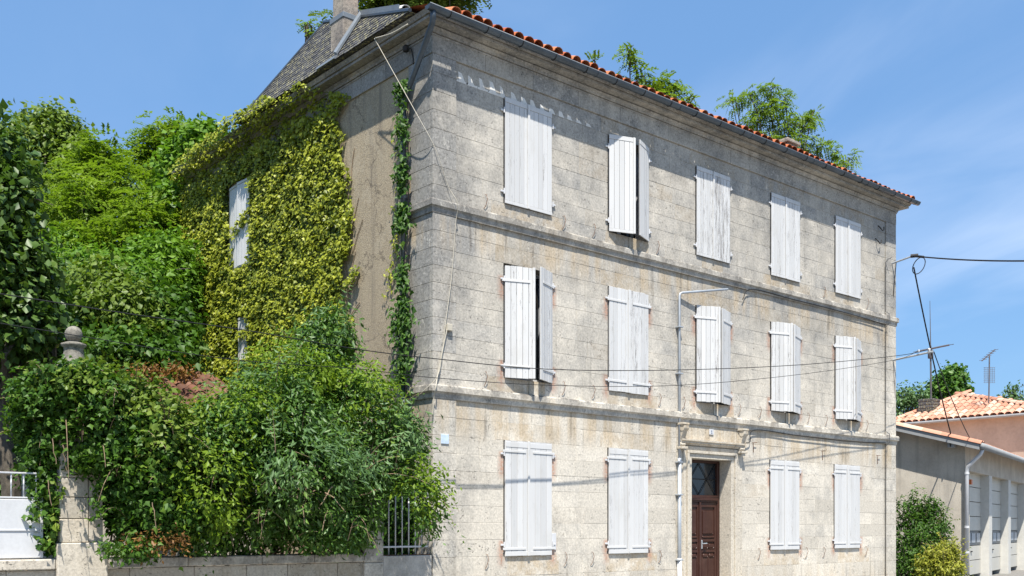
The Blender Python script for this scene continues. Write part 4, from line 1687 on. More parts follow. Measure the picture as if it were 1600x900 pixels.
# low-voltage wires in front of the house
A1 = np.array([15.5, -1.05, onY(1452, 550, -1.05)[2]])
root = thing('wire_bracket', (15.5, 0, 5.4), 'slim grey arm at the right corner carrying the two thin wires', 'bracket')
m1 = MB()
m1.tube([(15.48, .0, onY(1393, 563, 0)[2]), (A1[0], A1[1] - .1, A1[2])], .028, 8)
m1.build('arm', 'galv', root)
m1 = MB()
m1.tube([(15.48, -.03, onY(1393, 565, 0)[2] - .02), (15.6, -.03, onY(1399, 622, 0)[2])], .011, 6)
m1.build('brace', 'iron', root)
for k in (0, 1):
    m1 = MB()
    m1.lathe([(.0, A1[2] + .02), (.03, A1[2] + .03), (.035, A1[2] + .08), (.02, A1[2] + .1), (0, A1[2] + .1)], (A1[0], A1[1] + .3 * k), 10)
    m1.build('insulator', 'white', root)
w1 = [A1 + [0, 0, .06], onY(1400, 556, -.95), onY(1250, 570, -.9), onY(1060, 578, -.85), onY(860, 577, -.85), onY(676, 560, -.85), onY(555, 545, -.85), onY(390, 517, -.85), onY(200, 490, -.85), onY(0, 459, -.85)]
w1.append(w1[-1] + (w1[-1] - w1[-2]) * 3)
cable('overhead_wire', catmull(w1), .0075, 'cable', 'upper of the two thin wires crossing in front of the shutters', 'wire', 'thin overhead wires')
w2 = [A1 + [0, .3, .06], onY(1395, 563, -.75), onY(1250, 585, -.75), onY(1060, 602, -.75), onY(860, 602, -.75), onY(676, 590, -.75), onY(555, 576, -.75), onY(350, 560, -.75), onY(0, 505, -.75)]
w2.append(w2[-1] + (w2[-1] - w2[-2]) * 2)
cable('overhead_wire', catmull(w2), .0055, 'cable', 'lower and thinner of the two wires crossing in front of the shutters', 'wire', 'thin overhead wires')

# small iron hooks left in the wall
for (px, py, lab) in ((1374, 358, 'upper black iron hook at the right end of the top floor'), (1370, 378, 'lower black iron hook at the right end of the top floor'), (770, 425, None)):
    if lab is None:
        continue
    c0 = onY(px, py, 0)
    m1 = MB()
    m1.tube([(c0[0] - .07, -.005, c0[2] + .08), (c0[0] - .06, -.07, c0[2]), (c0[0], -.09, c0[2] - .06), (c0[0] + .07, -.09, c0[2] - .03), (c0[0] + .09, -.08, c0[2] + .06)], .013, 6)
    tag(m1.build('wall_hook', 'iron', None, origin=(c0[0], 0, c0[2])), lab, 'hook')
for (px, py, lab) in ((1284, 705, 'rusty bracket nail between the two right hand ground floor windows'), (1370, 712, 'rusty bracket nail at the right end below the lower string course'), (1176, 692, 'rusty bracket nail just right of the door surround')):
    c0 = onY(px, py, 0)
    m1 = MB()
    m1.tube([(c0[0] - .02, -.0, c0[2]), (c0[0] - .02, -.05, c0[2]), (c0[0] + .10, -.05, c0[2] + .01)], .008, 5)
    m1.tube([(c0[0] - .02, -.035, c0[2]), (c0[0] + .02, -.012, c0[2] - .22)], .007, 5)
    tag(m1.build('wall_nail', 'rust', None, origin=(c0[0], 0, c0[2])), lab, 'nail')
# floodlight bracket under the cornice on the garden side
c0 = onX(634, 76, -.12)
m1 = MB()
m1.lathe([(0, c0[2] - .06), (.05, c0[2] - .05), (.06, c0[2] + .02), (.03, c0[2] + .06), (0, c0[2] + .06)], (c0[0], c0[1]), 10)
m1.tube([(c0[0], c0[1], c0[2]), (c0[0] + .05, c0[1] - .1, c0[2] - .02), (-.04, c0[1] - .12, c0[2] - .22), (-.03, c0[1] - .1, c0[2] - .28)], .012, 6)
tag(m1.build('wall_insulator', 'iron', None, origin=tuple(c0)), 'black iron insulator bracket under the cornice on the garden side', 'bracket')

# ================================================================== GARDEN WALL
gw = thing('garden_wall', (-4, .15, 0), 'low grey stone garden wall with coping running left from the house', 'wall')
mb = MB()
mb.box(-1.0, -12, .02, .36, -.2, 1.0)
mb.build('core', 'mortar', gw)
for (z0, z1) in ((-.02, .36), (.36, .72), (.72, 1.04)):
    x = -.36
    while x > -8.4:
        w = random.uniform(.55, 1.0)
        m1 = MB()
        m1.bbox(max(x - w, -8.5) + .004, x - .004, -.0, .08, z0 + .004, z1 - .004, .006, min(1, max(0, random.gauss(.35, .2))), random.uniform(0, .5))
        m1.build('stone', 'door_stone', gw)
        x -= w
x = -1.44
while x > -8.4:
    w = random.uniform(.7, 1.2)
    if -6.9 < x - w < -5.55 or -6.2 < x < -5.5:
        w = .75
    m1 = MB()
    m1.bbox(x - w + .004, x - .004, -.07, .42, 1.045, 1.185, .014, min(1, max(0, random.gauss(.5, .2))), .1)
    m1.build('coping_stone', 'string' if x > -5.5 else 'door_stone', gw)
    x -= w
# gate pier with the ball finial
gp = thing('gate_pier', (-5.95, .2, 0), 'tall creeper clad stone gate pier topped by a mossy ball finial', 'gate pier')
PX0, PX1 = -6.23, -5.66
z = 1.19
mb = MB()
mb.bbox(PX0 - .05, PX1 + .05, -.10, .62, -.1, 1.40, .015, .4)
mb.build('pier_base', 'door_stone', gp)
z = 1.405
i = 0
while z < 3.6:
    h = random.uniform(.26, .36)
    xm_ = PX0 + .38 + (.0 if i % 2 else .0)
    m1 = MB()
    m1.bbox(PX0, xm_ - .004, -.04, .54, z, z + h - .007, .010, random.random() * .6, .3)
    m1.build('stone', 'door_stone', gp)
    m1 = MB()
    m1.bbox(xm_ + .004, PX1, -.04 + .008, .54, z, z + h - .007, .010, random.random() * .6, .2)
    m1.build('stone', 'door_stone', gp)
    z += h
    i += 1
c = (-5.97, .22)
m1 = MB()
zt = 3.72
m1.bbox(PX0 + .04, PX1 - .03, -.0, .5, z, zt, .02, .6)
m1.build('pier_cap', 'string', gp)
m1 = MB()
m1.lathe([(.22, zt), (.20, zt + .05), (.15, zt + .18), (.125, zt + .32), (.13, zt + .36), (.16, zt + .38), (.165, zt + .41), (.11, zt + .43), (.06, zt + .44)] + [(.115 * math.sin(a), zt + .545 - .115 * math.cos(a)) for a in np.linspace(.5, PI, 12)], c, 22, .7)
m1.build('finial', 'finial', gp, smooth=True)
# second pier with the little railing against the house
p2 = thing('wall_pier', (-1.24, .2, 0), 'short stained stone pier beside the white barred railing', 'pier')
z = 0.0
while z < 2.2:
    h = random.uniform(.28, .38)
    m1 = MB()
    m1.bbox(-1.43, -1.05, -.05, .40, z, z + h - .006, .012, random.random(), .1)
    m1.build('stone', 'string' if z > 1 else 'stone', p2)
    z += h
rl = thing('garden_railing', (-.7, .1, 0), 'small white barred railing between the short pier and the house corner', 'railing')
m1 = MB()
m1.bbox(-1.045, -.04, -.03, .25, -.1, 1.13, .008, .6)
m1.build('plinth', 'concrete', rl)
for i in range(8):
    x = -1.0 + i * .137
    m1 = MB()
    m1.tube([(x, .08, 1.14), (x, .08, 2.35)], .011, 8)
    m1.build('bar', 'white', rl, smooth=True)
for z in (1.28, 2.2):
    m1 = MB()
    m1.bbox(-1.04, -.04, .065, .095, z - .015, z + .015, .004)
    m1.build('rail', 'white', rl)
m1 = MB()
m1.bbox(-1.04, -.04, .03, .13, 1.131, 1.145, .003)
m1.build('sill_bar', 'rust', rl)
# white sheet panel with its railing, left of the gate pier
wp = thing('sheet_metal_gate', (-7.3, .12, 0), 'white sheet metal panel with a barred top left of the gate pier', 'gate')
m1 = MB()
m1.bbox(-8.6, -6.42, .06, .10, 1.20, 1.98, .008)
m1.build('sheet', 'white', wp)
for xx in (-8.6, -7.52, -6.46):
    m1 = MB()
    m1.bbox(xx, xx + .04, .045, .059, 1.20, 1.98, .004)
    m1.build('frame_upright', 'white', wp)
m1 = MB()
m1.bbox(-8.55, -6.47, .047, .059, 1.56, 1.585, .004)
m1.build('frame_rail', 'white', wp)
for zz in (1.3, 1.85):
    m1 = MB()
    m1.tube([(-6.41, .05, zz), (-6.41, .05, zz + .09)], .014, 8)
    m1.build('hinge', 'rust', wp)
for z in (1.99, 2.315):
    m1 = MB()
    m1.bbox(-8.6, -6.42, .06, .10, z, z + .022, .004)
    m1.build('rail', 'white', wp)
for i in range(14):
    x = -6.50 - i * .155
    m1 = MB()
    m1.tube([(x, .08, 2.0), (x, .08, 2.32)], .010, 8)
    m1.build('bar', 'white', wp, smooth=True)

# ================================================================== SHED WITH MOSSY TILE ROOF
sh = thing('garden_shed', (-3.6, 4.4, 0), 'half hidden garden shed with an old red tile roof beside the creeper wall', 'shed')
mb = MB()
mb.box(-5.2, -1.6, 3.4, 5.4, -.1, 3.45)
mb.build('wall', 'plaster', sh)
TOLD = half_tile_mesh('tile', .46, .115, .10, 'tile_old')
ssl = R(26)
m1 = MB()
m1.hexa([(-5.4, 3.1, 3.42), (-1.4, 3.1, 3.42), (-1.4, 5.5, 3.42 + 2.4 * math.tan(ssl)), (-5.4, 5.5, 3.42 + 2.4 * math.tan(ssl)), (-5.4, 3.1, 3.46), (-1.4, 3.1, 3.46), (-1.4, 5.5, 3.46 + 2.4 * math.tan(ssl)), (-5.4, 5.5, 3.46 + 2.4 * math.tan(ssl))])
shr = m1.build('roof', 'tile_old', sh)
for rr in range(7):
    for i in range(17):
        yb = 3.05 + rr * .36
        put_tile(TOLD, shr, (-5.28 + i * .235 + jit(.01), yb + jit(.02), 3.475 + (yb - 3.1) * math.tan(ssl) + jit(.01)), ssl + jit(.03), jit(.05))

# ================================================================== FIRE STATION GARAGE
b_ax = np.array([.967, .257, 0])
a_ax = np.array([-.257, .967, 0])
GC = at(1508, 825, 33.0)
GC[2] = 0


def G(k, j, z):
    q = GC + b_ax * k + a_ax * j
    return (q[0], q[1], z)


ga = thing('garage_building', tuple(GC), 'low grey garage with tall cream sectional doors right of the house', 'garage')
ES, RS = 4.33, .287
mb = MB()
mb.prism([(0, -.2), (9.0, -.2), (9.0, ES + 9 * RS), (0, ES)], lambda a, c, d: G(d, a, c), .0, .28)
mb.build('end_wall', 'plaster', ga)
mb = MB()
mb.box(.285, 34, 8.7, 9, -.2, ES + 9 * RS - .1, fn=G)
mb.box(.285, 34, .8, 1.0, -.2, ES - .1, fn=G)
mb.build('rear_wall', 'dark', ga)
ops = [(.73 + 4.08 * i, 4.25 + 4.08 * i) for i in range(7)]
mb = MB()
mb.box(.285, 34, .0, .40, 3.45, ES - .005, fn=G)
mb.build('door_header', 'plaster', ga)
x = .285
for i, (o0, o1) in enumerate(ops):
    m1 = MB()
    m1.box(x, o0, .0, .62, -.2, 3.447, fn=G)
    m1.build('pier', 'plaster' if i == 0 else 'pier_paint', ga)
    x = o1
    m1 = MB()
    nseg = 7
    for k in range(nseg):
        z0, z1 = k * 3.5 / nseg, (k + 1) * 3.5 / nseg - .012
        if k == 2:
            continue
        m1.box(o0 + .003, o1 - .003, .28, .33, z0 + .01, z1, fn=G)
    d = m1.build('sectional_door', 'garage_door', ga)
    m1 = MB()
    m1.box(o0 + .003, o1 - .003, .285, .33, 1.01, 1.49, fn=G)
    pn = m1.build('window_band', 'zinc_dark', d)
    m1 = MB()
    m1.bbox((o0 + o1) / 2 - .1, (o0 + o1) / 2 + .1, .24, .277, .78, .82, .006, fn=G)
    m1.build('handle', 'iron', d)
    for k in range(4):
        m1 = MB()
        w = (o1 - o0) / 4
        m1.box(o0 + k * w + .12, o0 + (k + 1) * w - .12, .275, .283, 1.1, 1.42, fn=G)
        m1.build('pane', 'galv', pn)
mb = MB()
mb.prism([(-.5, ES - .5 * RS - .02), (9.3, ES + 9.3 * RS - .02), (9.3, ES + 9.3 * RS + .04), (-.5, ES - .5 * RS + .04)], lambda a, c, d: G(d, a, c), -.42, 34)
grf = mb.build('roof', 'tile_pale', ga)
m1 = MB()
m1.prism([(-.5, ES - .5 * RS - .14), (9.3, ES + 9.3 * RS - .14), (9.3, ES + 9.3 * RS + .03), (-.5, ES - .5 * RS + .03)], lambda a, c, d: G(d, a, c), -.47, -.423)
m1.build('barge_board', 'fascia', ga)
for j in (.25, 3.0, 6.0):
    m1 = MB()
    m1.box(-.40, -.003, j, j + .2, ES + j * RS - .24, ES + j * RS - .03, fn=G)
    m1.build('purlin_end', 'fascia', ga)
m1 = MB()
m1.tube([G(-.45, -.58, ES - .5 * RS - .03), G(34, -.58, ES - .5 * RS - .03)], .10, 10)
m1.build('gutter', 'fascia', ga, smooth=True)
m1 = MB()
m1.tube([G(-.30, -.56, ES - .28), G(-.28, -.50, ES - .42), G(-.20, -.12, ES - .78), G(-.16, -.08, ES - .95), G(-.16, -.08, .1)], .06, 12)
gdp = m1.build('downpipe', 'white', ga, smooth=True)
for z in (3.3, 1.6, .8):
    m1 = MB()
    m1.tube([G(-.16, -.08, z), G(-.16, -.08, z + .06)], .075, 12)
    m1.build('collar', 'white', gdp)
m1 = MB()
m1.box(.36, .56, -.12, -.002, 3.0, 3.16, fn=G)
m1.build('warning_lamp', 'lamp_orange', ga)
TRK = half_tile_mesh('tile', .62, .15, .15, 'tile_pale', n=5)
rk = math.atan(RS)
rz_g = math.atan2(b_ax[1], b_ax[0])
for i in range(15):
    for q in (0, 1):
        j = -.55 + i * .58
        put_tile(TRK, grf, G(-.36 + q * .27, j, ES + j * RS + .05), rk, rz_g)
mb = MB()
for i in range(150):
    k = .25 + i * .22
    b = len(mb.v)
    for (j, dz) in ((-.55, 0), (-.1, 0)):
        for q in range(6):
            a = PI * q / 5
            mb.v.append(G(k + .1 * math.cos(a), j, ES + j * RS + .045 + .085 * math.sin(a)))
    for q in range(5):
        mb.face([b + q, b + q + 1, b + 7 + q, b + 6 + q], random.random())
tag(mb.build('eave_tiles', 'tile_pale', grf), kind='stuff')
# cables dropping from the house to the garage
E1 = np.array(G(-.45, .35, ES + .30))
p0 = BT + np.array([.05, 0, -.3])
cable('overhead_cable', [p0 + (E1 - p0) * t + np.array([0, 0, -.18 * 4 * t * (1 - t)]) for t in np.linspace(0, 1, 12)] + [E1 + [0, 0, -.45]], .020, 'cable', 'black cable dropping from the coil to the corner of the garage roof')
E2 = np.array(G(-.40, -.2, ES + .12))
p0 = A1 + np.array([.05, -.1, .0])
cable('overhead_cable', [p0 + (E2 - p0) * t + np.array([0, 0, -.12 * 4 * t * (1 - t)]) for t in np.linspace(0, 1, 12)], .013, 'cable', 'thin black cable dropping from the slim arm to the garage gutter end')

# ================================================================== HOUSE BEHIND THE GARAGE
N0 = at(1645, 641, 53.5)
WD = 9.1
h2 = thing('pink_house', (N0[0] + 5, N0[1] + 4.5, 0), 'pink rendered house with a pale hipped tile roof behind the garage', 'house')
mb = MB()
mb.box(N0[0] + .45, N0[0] + 12, N0[1] + .45, N0[1] + WD - .45, -.2, N0[2] - .02)
mb.build('wall', 'pink', h2)
AX = N0 + np.array([3.4, 6.5, 1.62])
AX[1] = N0[1] + WD - 2.7
mb = MB()
F0_ = N0 + np.array([0, WD, 0])
RX = N0 + np.array([12.4, 0, 0])
RF = N0 + np.array([12.4, WD, 0])
AE = AX + np.array([6, 0, 0])
lo = np.array([0, 0, -.12])
mb.v += [tuple(q) for q in (N0, F0_, AX, RX, AE, RF, N0 + lo, F0_ + lo, RX + lo, RF + lo)]
for q in ([0, 2, 1], [0, 3, 4, 2], [1, 2, 4, 5], [0, 1, 7, 6], [6, 7, 9, 8], [0, 6, 8, 3], [3, 5, 4], [3, 8, 9, 5], [1, 5, 9, 7]):
    mb.face(q)
r2 = mb.build('roof', 'tile_pale', h2)
m1 = MB()
m1.tube([N0 + [-.10, -.1, -.10], F0_ + [-.10, .1, -.10]], .08, 8)
m1.build('gutter', 'fascia', h2)
T2 = half_tile_mesh('tile', .62, .20, .165, 'tile_pale', n=5)
fp = .40
sl2 = 1.62 / 3.4
tl2 = math.atan(sl2)
for i in range(int(WD / fp)):
    yy = N0[1] + fp * (i + .5)
    f = (yy - N0[1]) / (AX[1] - N0[1]) if yy < AX[1] else (F0_[1] - yy) / (F0_[1] - AX[1])
    L = 3.4 * f
    for rr in range(int(L / .5) + 1):
        xx = rr * .5 - .1
        if xx > L - .05:
            continue
        put_tile(T2, r2, (N0[0] + xx, yy + jit(.015), N0[2] + xx * sl2 + .02), tl2, -PI / 2)
for (P0, P1) in ((N0, AX), (F0_, AX)):
    d = P1 - P0
    L = np.linalg.norm(d)
    n = int(L / .5)
    for i in range(n + 1):
        q = P0 + d * (i / n) * .985
        put_tile(T2, r2, q + [0, 0, .10], math.asin(d[2] / L), math.atan2(-d[0], d[1]), 'hip_tile')
for i in range(8):
    put_tile(T2, r2, AX + [i * .5, 0, .1], 0, -PI / 2, 'ridge_tile')
cc = at(1452, 640, 60)
m1 = MB()
for i in range(8):
    m1.bbox(cc[0] - .45, cc[0] + .45, cc[1] - .45, cc[1] + .45, cc[2] - .9 + i * .19, cc[2] - .9 + i * .19 + .16, .02, random.random())
m1.bbox(cc[0] - .42, cc[0] + .42, cc[1] - .42, cc[1] + .42, cc[2] - 6, cc[2] + .58, .02)
m1.build('chimney', 'slate', h2)

# ---- aerials
ant = thing('tv_aerial', tuple(at(1455, 640, 60)), 'tall thin aerial mast with a slanting boom near the house corner', 'aerial')
m1 = MB()
p0, p1, p2_ = at(1455, 640, 60), at(1454, 540, 60), at(1453, 470, 60)
m1.tube([p0, p1], .05, 6)
m1.tube([p1, p2_], [.03, .012], 6)
m1.build('mast', 'antenna', ant)
m1 = MB()
q0, q1 = at(1434, 549, 60), at(1483, 539, 60)
m1.tube([q0, q1], .05, 6)
for t in np.linspace(0, 1, 11):
    c0 = q0 + (q1 - q0) * t
    m1.tube([c0 + [.15, .35, .02], c0 - [.15, .35, .02]], .018, 4)
m1.build('boom', 'antenna', ant)
m1 = MB()
m1.bbox(p1[0] - .12, p1[0] + .12, p1[1] - .12, p1[1] + .12, p1[2] - .75, p1[2] - .25, .02)
m1.build('reflector_box', 'antenna', ant)
ant = thing('tv_aerial', tuple(at(1545, 626, 57)), 'small aerial with a square grid on the roof of the pink house', 'aerial')
m1 = MB()
m1.tube([at(1545, 630, 57), at(1546, 556, 57)], .035, 6)
m1.build('mast', 'antenna', ant)
m1 = MB()
m1.tube([at(1534, 564, 57), at(1555, 546, 57)], .03, 6)
for t in np.linspace(.1, .95, 6):
    c0 = at(1534, 564, 57) * (1 - t) + at(1555, 546, 57) * t
    m1.tube([c0 + [.1, .25, 0], c0 - [.1, .25, 0]], .012, 4)
m1.build('boom', 'antenna', ant)
m1 = MB()
for i in range(7):
    m1.tube([at(1538 + i * 2.6, 574, 57), at(1538 + i * 2.6, 598, 57)], .009, 4)
for i in range(9):
    m1.tube([at(1537, 574 + i * 3, 57), at(1555, 574 + i * 3, 57)], .009, 4)
m1.build('grid', 'antenna', ant)


# ================================================================== VEGETATION
def pxof(P):
    q = P - CAMP
    d = q @ FW
    return 800 + FPX * (q @ RT) / d, 825 - FPX * q[:, 2] / d


def inpoly(x, y, poly):
    ins = np.zeros(len(x), bool)
    n = len(poly)
    for i in range(n):
        x0, y0 = poly[i]
        x1, y1 = poly[(i + 1) % n]
        c = ((y0 > y) != (y1 > y)) & (x < (x1 - x0) * (y - y0) / (y1 - y0 + 1e-9) + x0)
        ins ^= c
    return ins


def blob(px, py, d, rx, ry, rz=None):
    c = at(px, py, d)
    k = d / FPX
    r = rx * k
    return (c, (r if rz is None else rz, r if rz is None else rz, ry * k))


def wall_creeper():
    root = thing('wall_creeper', (-.1, 6.5, 0), 'yellow green creeper covering most of the garden side wall of the house', 'climbing plant')
    n = 92000
    Y = 2.2 + rng.random(n) * 8.25
    Z = .2 + rng.random(n) * 10.5
    X = np.where(Z > 10.16, -.10 - .30 * np.clip((Z - 10.16) / .25, 0, 1), -.02)
    P = np.stack([X, Y, Z], 1)
    px, py = pxof(P)
    wob = np.sin(py * .11) * 4 + np.sin(py * .031 + 1) * 5 + rng.normal(size=n) * 3
    edge = [(380, 172), (416, 150), (440, 160), (470, 130), (492, 138), (545, 150), (533, 185), (540, 215), (541, 250), (549, 287), (548, 315), (553, 345), (552, 395), (545, 415), (538, 450), (560, 420), (570, 412), (568, 428), (548, 455), (536, 488), (556, 500), (552, 512), (530, 520), (555, 532), (556, 548), (530, 560), (530, 700), (250, 700), (284, 400), (268, 268), (330, 215)]
    m = inpoly(px + wob * .6, py, edge)
    # bald patches: windows and gaps near the frieze
    yy, zz = P[:, 1], P[:, 2]
    win = (yy > 6.72) & (yy < 7.86) & (zz > 7.46) & (zz < 9.45)
    strand = (np.abs(zz - 8.45 - .12 * np.sin(yy * 4)) < .16) | ((np.abs(yy - 7.62) < .07) & (zz < 8.1)) | ((yy > 7.6) & (np.abs(zz - 7.55) < .1))
    win2 = (yy > 6.83) & (yy < 7.3) & (zz > 5.4) & (zz < 6.36) & (np.abs(zz - 5.95) > .09)
    gap = np.sin(yy * 3.1 + zz * 2.3) * np.sin(zz * 4.7 - yy * 1.3) + rng.normal(size=n) * .25
    thin = (gap > .86) & (zz > 8.2)
    m &= ~(win & ~strand) & ~win2 & ~thin
    m &= (rng.random(n) < np.where(zz > 9.9, .8, .92))
    P = P[m]
    n = len(P)
    lump = np.sin(P[:, 1] * 9.3 + 1.7 * np.sin(P[:, 2] * 2.9)) + np.sin(P[:, 2] * 11.1 + 1.5 * np.sin(P[:, 1] * 3.7)) + np.sin((P[:, 1] + P[:, 2]) * 4.0)
    keep = (rng.random(n) < np.clip(.82 + .13 * lump, .3, 1)) & (P[:, 2] > 3.2)
    P, lump = P[keep], lump[keep]
    n = len(P)
    P[:, 0] -= .05 + .012 * np.clip(lump, -1.5, 2) + .11 * rng.random(n) ** 1.5
    Nrm = unit(np.array([-.9, -.25, .62]) + rng.normal(size=(n, 3)) * .42)
    tone = .75 * rng.random(n) + .02 + .08 * lump
    leaf_mesh('foliage', P, Nrm, .086 * (.55 + .75 * rng.random(n)), tone, 'ivy', root, 1.0, droop=np.tile([-.35, 0, -1.], (n, 1)), fold=.15, origin=(-.1, 6.5, 0))
    # under layer that closes the gaps
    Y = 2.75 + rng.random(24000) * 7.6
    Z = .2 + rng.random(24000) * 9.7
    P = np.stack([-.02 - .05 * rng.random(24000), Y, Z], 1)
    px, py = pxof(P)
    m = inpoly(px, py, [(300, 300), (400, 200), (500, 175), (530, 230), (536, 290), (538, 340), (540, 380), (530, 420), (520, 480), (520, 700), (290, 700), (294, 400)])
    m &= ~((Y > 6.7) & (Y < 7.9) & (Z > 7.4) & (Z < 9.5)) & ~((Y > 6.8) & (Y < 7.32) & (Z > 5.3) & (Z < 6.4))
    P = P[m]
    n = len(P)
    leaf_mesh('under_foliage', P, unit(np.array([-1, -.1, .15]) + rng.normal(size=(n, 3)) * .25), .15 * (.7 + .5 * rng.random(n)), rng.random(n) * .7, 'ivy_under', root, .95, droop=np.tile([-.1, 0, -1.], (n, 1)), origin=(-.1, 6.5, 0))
    n = 5000
    P = np.stack([-.04 - .25 * rng.random(n), .42 + 2.6 * rng.random(n), .1 + 3.2 * rng.random(n)], 1)
    P = P[rng.random(n) < np.clip((3.4 - P[:, 2]) * .8, 0, 1)]
    n = len(P)
    leaf_mesh('low_foliage', P, unit(np.array([-1, -.3, .3]) + rng.normal(size=(n, 3)) * .4), .12 * (.7 + .5 * rng.random(n)), rng.random(n) * .6, 'ivy_dark', root, .95, droop=np.tile([-.1, 0, -1.], (n, 1)), origin=(-.1, 6.5, 0))
    # stems
    m1 = MB()
    for i in range(16):
        y = 2.9 + i * .45
        path = [(-.02, y + .25 * math.sin(k * .9 + i), .2 + k * 1.0) for k in range(9)]
        m1.tube(path, [.022 - .0018 * k for k in range(9)], 5)
    for (y0, z0, y1, z1) in ((2.6, 7.2, 2.35, 7.9), (2.55, 6.9, 2.2, 7.45), (2.8, 6.0, 2.35, 6.6), (2.75, 5.6, 2.3, 5.9), (2.62, 8.2, 2.5, 8.9), (2.6, 6.5, 2.45, 6.9)):
        m1.tube([(-.015, y0, z0), (-.015, (y0 + y1) / 2 + .03, (z0 + z1) / 2), (-.015, y1, z1)], .008, 4)
    m1.build('stem', 'twig', root)


wall_creeper()


def pipe_creeper():
    root = thing('pipe_creeper', (-.15, .7, 0), 'narrow green creeper climbing the downpipe at the house corner', 'climbing plant')
    n = 5200
    Z = 2.5 + rng.random(n) * 7.0
    ph = np.sin(Z * 3.1) * .5 + np.sin(Z * 7.3 + 1) * .5
    dens = .55 + .45 * np.sin(Z * 2.3 + 2) * np.sin(Z * 5.1) - np.where((Z > 6.25) & (Z < 6.85), .75, 0) - np.where((Z > 7.35) & (Z < 7.7), .5, 0)
    m = rng.random(n) < np.clip(dens * .8 - .05, .02, 1)
    Z = Z[m]
    n = len(Z)
    wd = .10 + .03 * np.sin(Z * 4) + np.where(Z < 5.8, .05, 0)
    Y = .62 + rng.normal(size=n) * wd
    X = -.16 - rng.random(n) * .14
    P = np.stack([X, Y, Z], 1)
    Nrm = unit(np.array([-.7, -.6, .6]) + rng.normal(size=(n, 3)) * .5)
    leaf_mesh('foliage', P, Nrm, .125 * (.55 + .7 * rng.random(n)), rng.random(n) * .9, 'ivy_dark', root, .6, droop=np.tile([-.2, -.2, -1.], (n, 1)), origin=(-.15, .7, 0))
    # loose sprays out on the roughcast
    n = 190
    c = np.array([(-.06, 1.0, 7.0), (-.06, 1.12, 6.4), (-.06, 1.3, 6.1), (-.06, 1.0, 8.6), (-.06, .95, 8.0), (-.05, 1.05, 7.3), (-.05, 1.1, 6.75)])
    k = rng.integers(0, len(c), n)
    P = c[k] + rng.normal(size=(n, 3)) * np.array([.015, .09, .17])
    leaf_mesh('spray', P, unit(np.array([-1, -.3, .5]) + rng.normal(size=(n, 3)) * .4), .09 * (.6 + .6 * rng.random(n)), rng.random(n), 'ivy', root, .5, droop=np.tile([-.2, -.2, -1.], (n, 1)), origin=(-.15, .7, 0))
    m1 = MB()
    m1.tube([(-.10 - .03 * math.sin(k * 2), .62 + .05 * math.sin(k * 1.3), .2 + k * .6) for k in range(16)], [.03 - .0014 * k for k in range(16)], 6)
    m1.build('stem', 'bark', root)


pipe_creeper()


def plant(name, loc, label, cat, group=None):
    return thing(name, loc, label, cat, group)


def clear_front(P):
    """nothing grows across the bared pier face or the barred railing opening"""
    px, py = pxof(P)
    m = ~(inpoly(px, py, [(98, 775), (118, 752), (142, 762), (146, 792), (164, 812), (166, 910), (96, 910), (86, 860)]) & (P[:, 1] < .7))
    m &= ~(inpoly(px, py, [(600, 785), (618, 775), (640, 778), (648, 812), (645, 868), (600, 868)]) & (P[:, 1] < 1.1))
    m &= ~(inpoly(px, py, [(0, 738), (40, 738), (44, 790), (30, 800), (46, 850), (60, 864), (60, 910), (0, 910)]) & (P[:, 1] < .5))
    m &= ~((py > 868) & (rng.random(len(px)) < .93) & (px > 60))
    m &= ~((P[:, 0] > -.06) & (P[:, 1] > -.06))
    return m


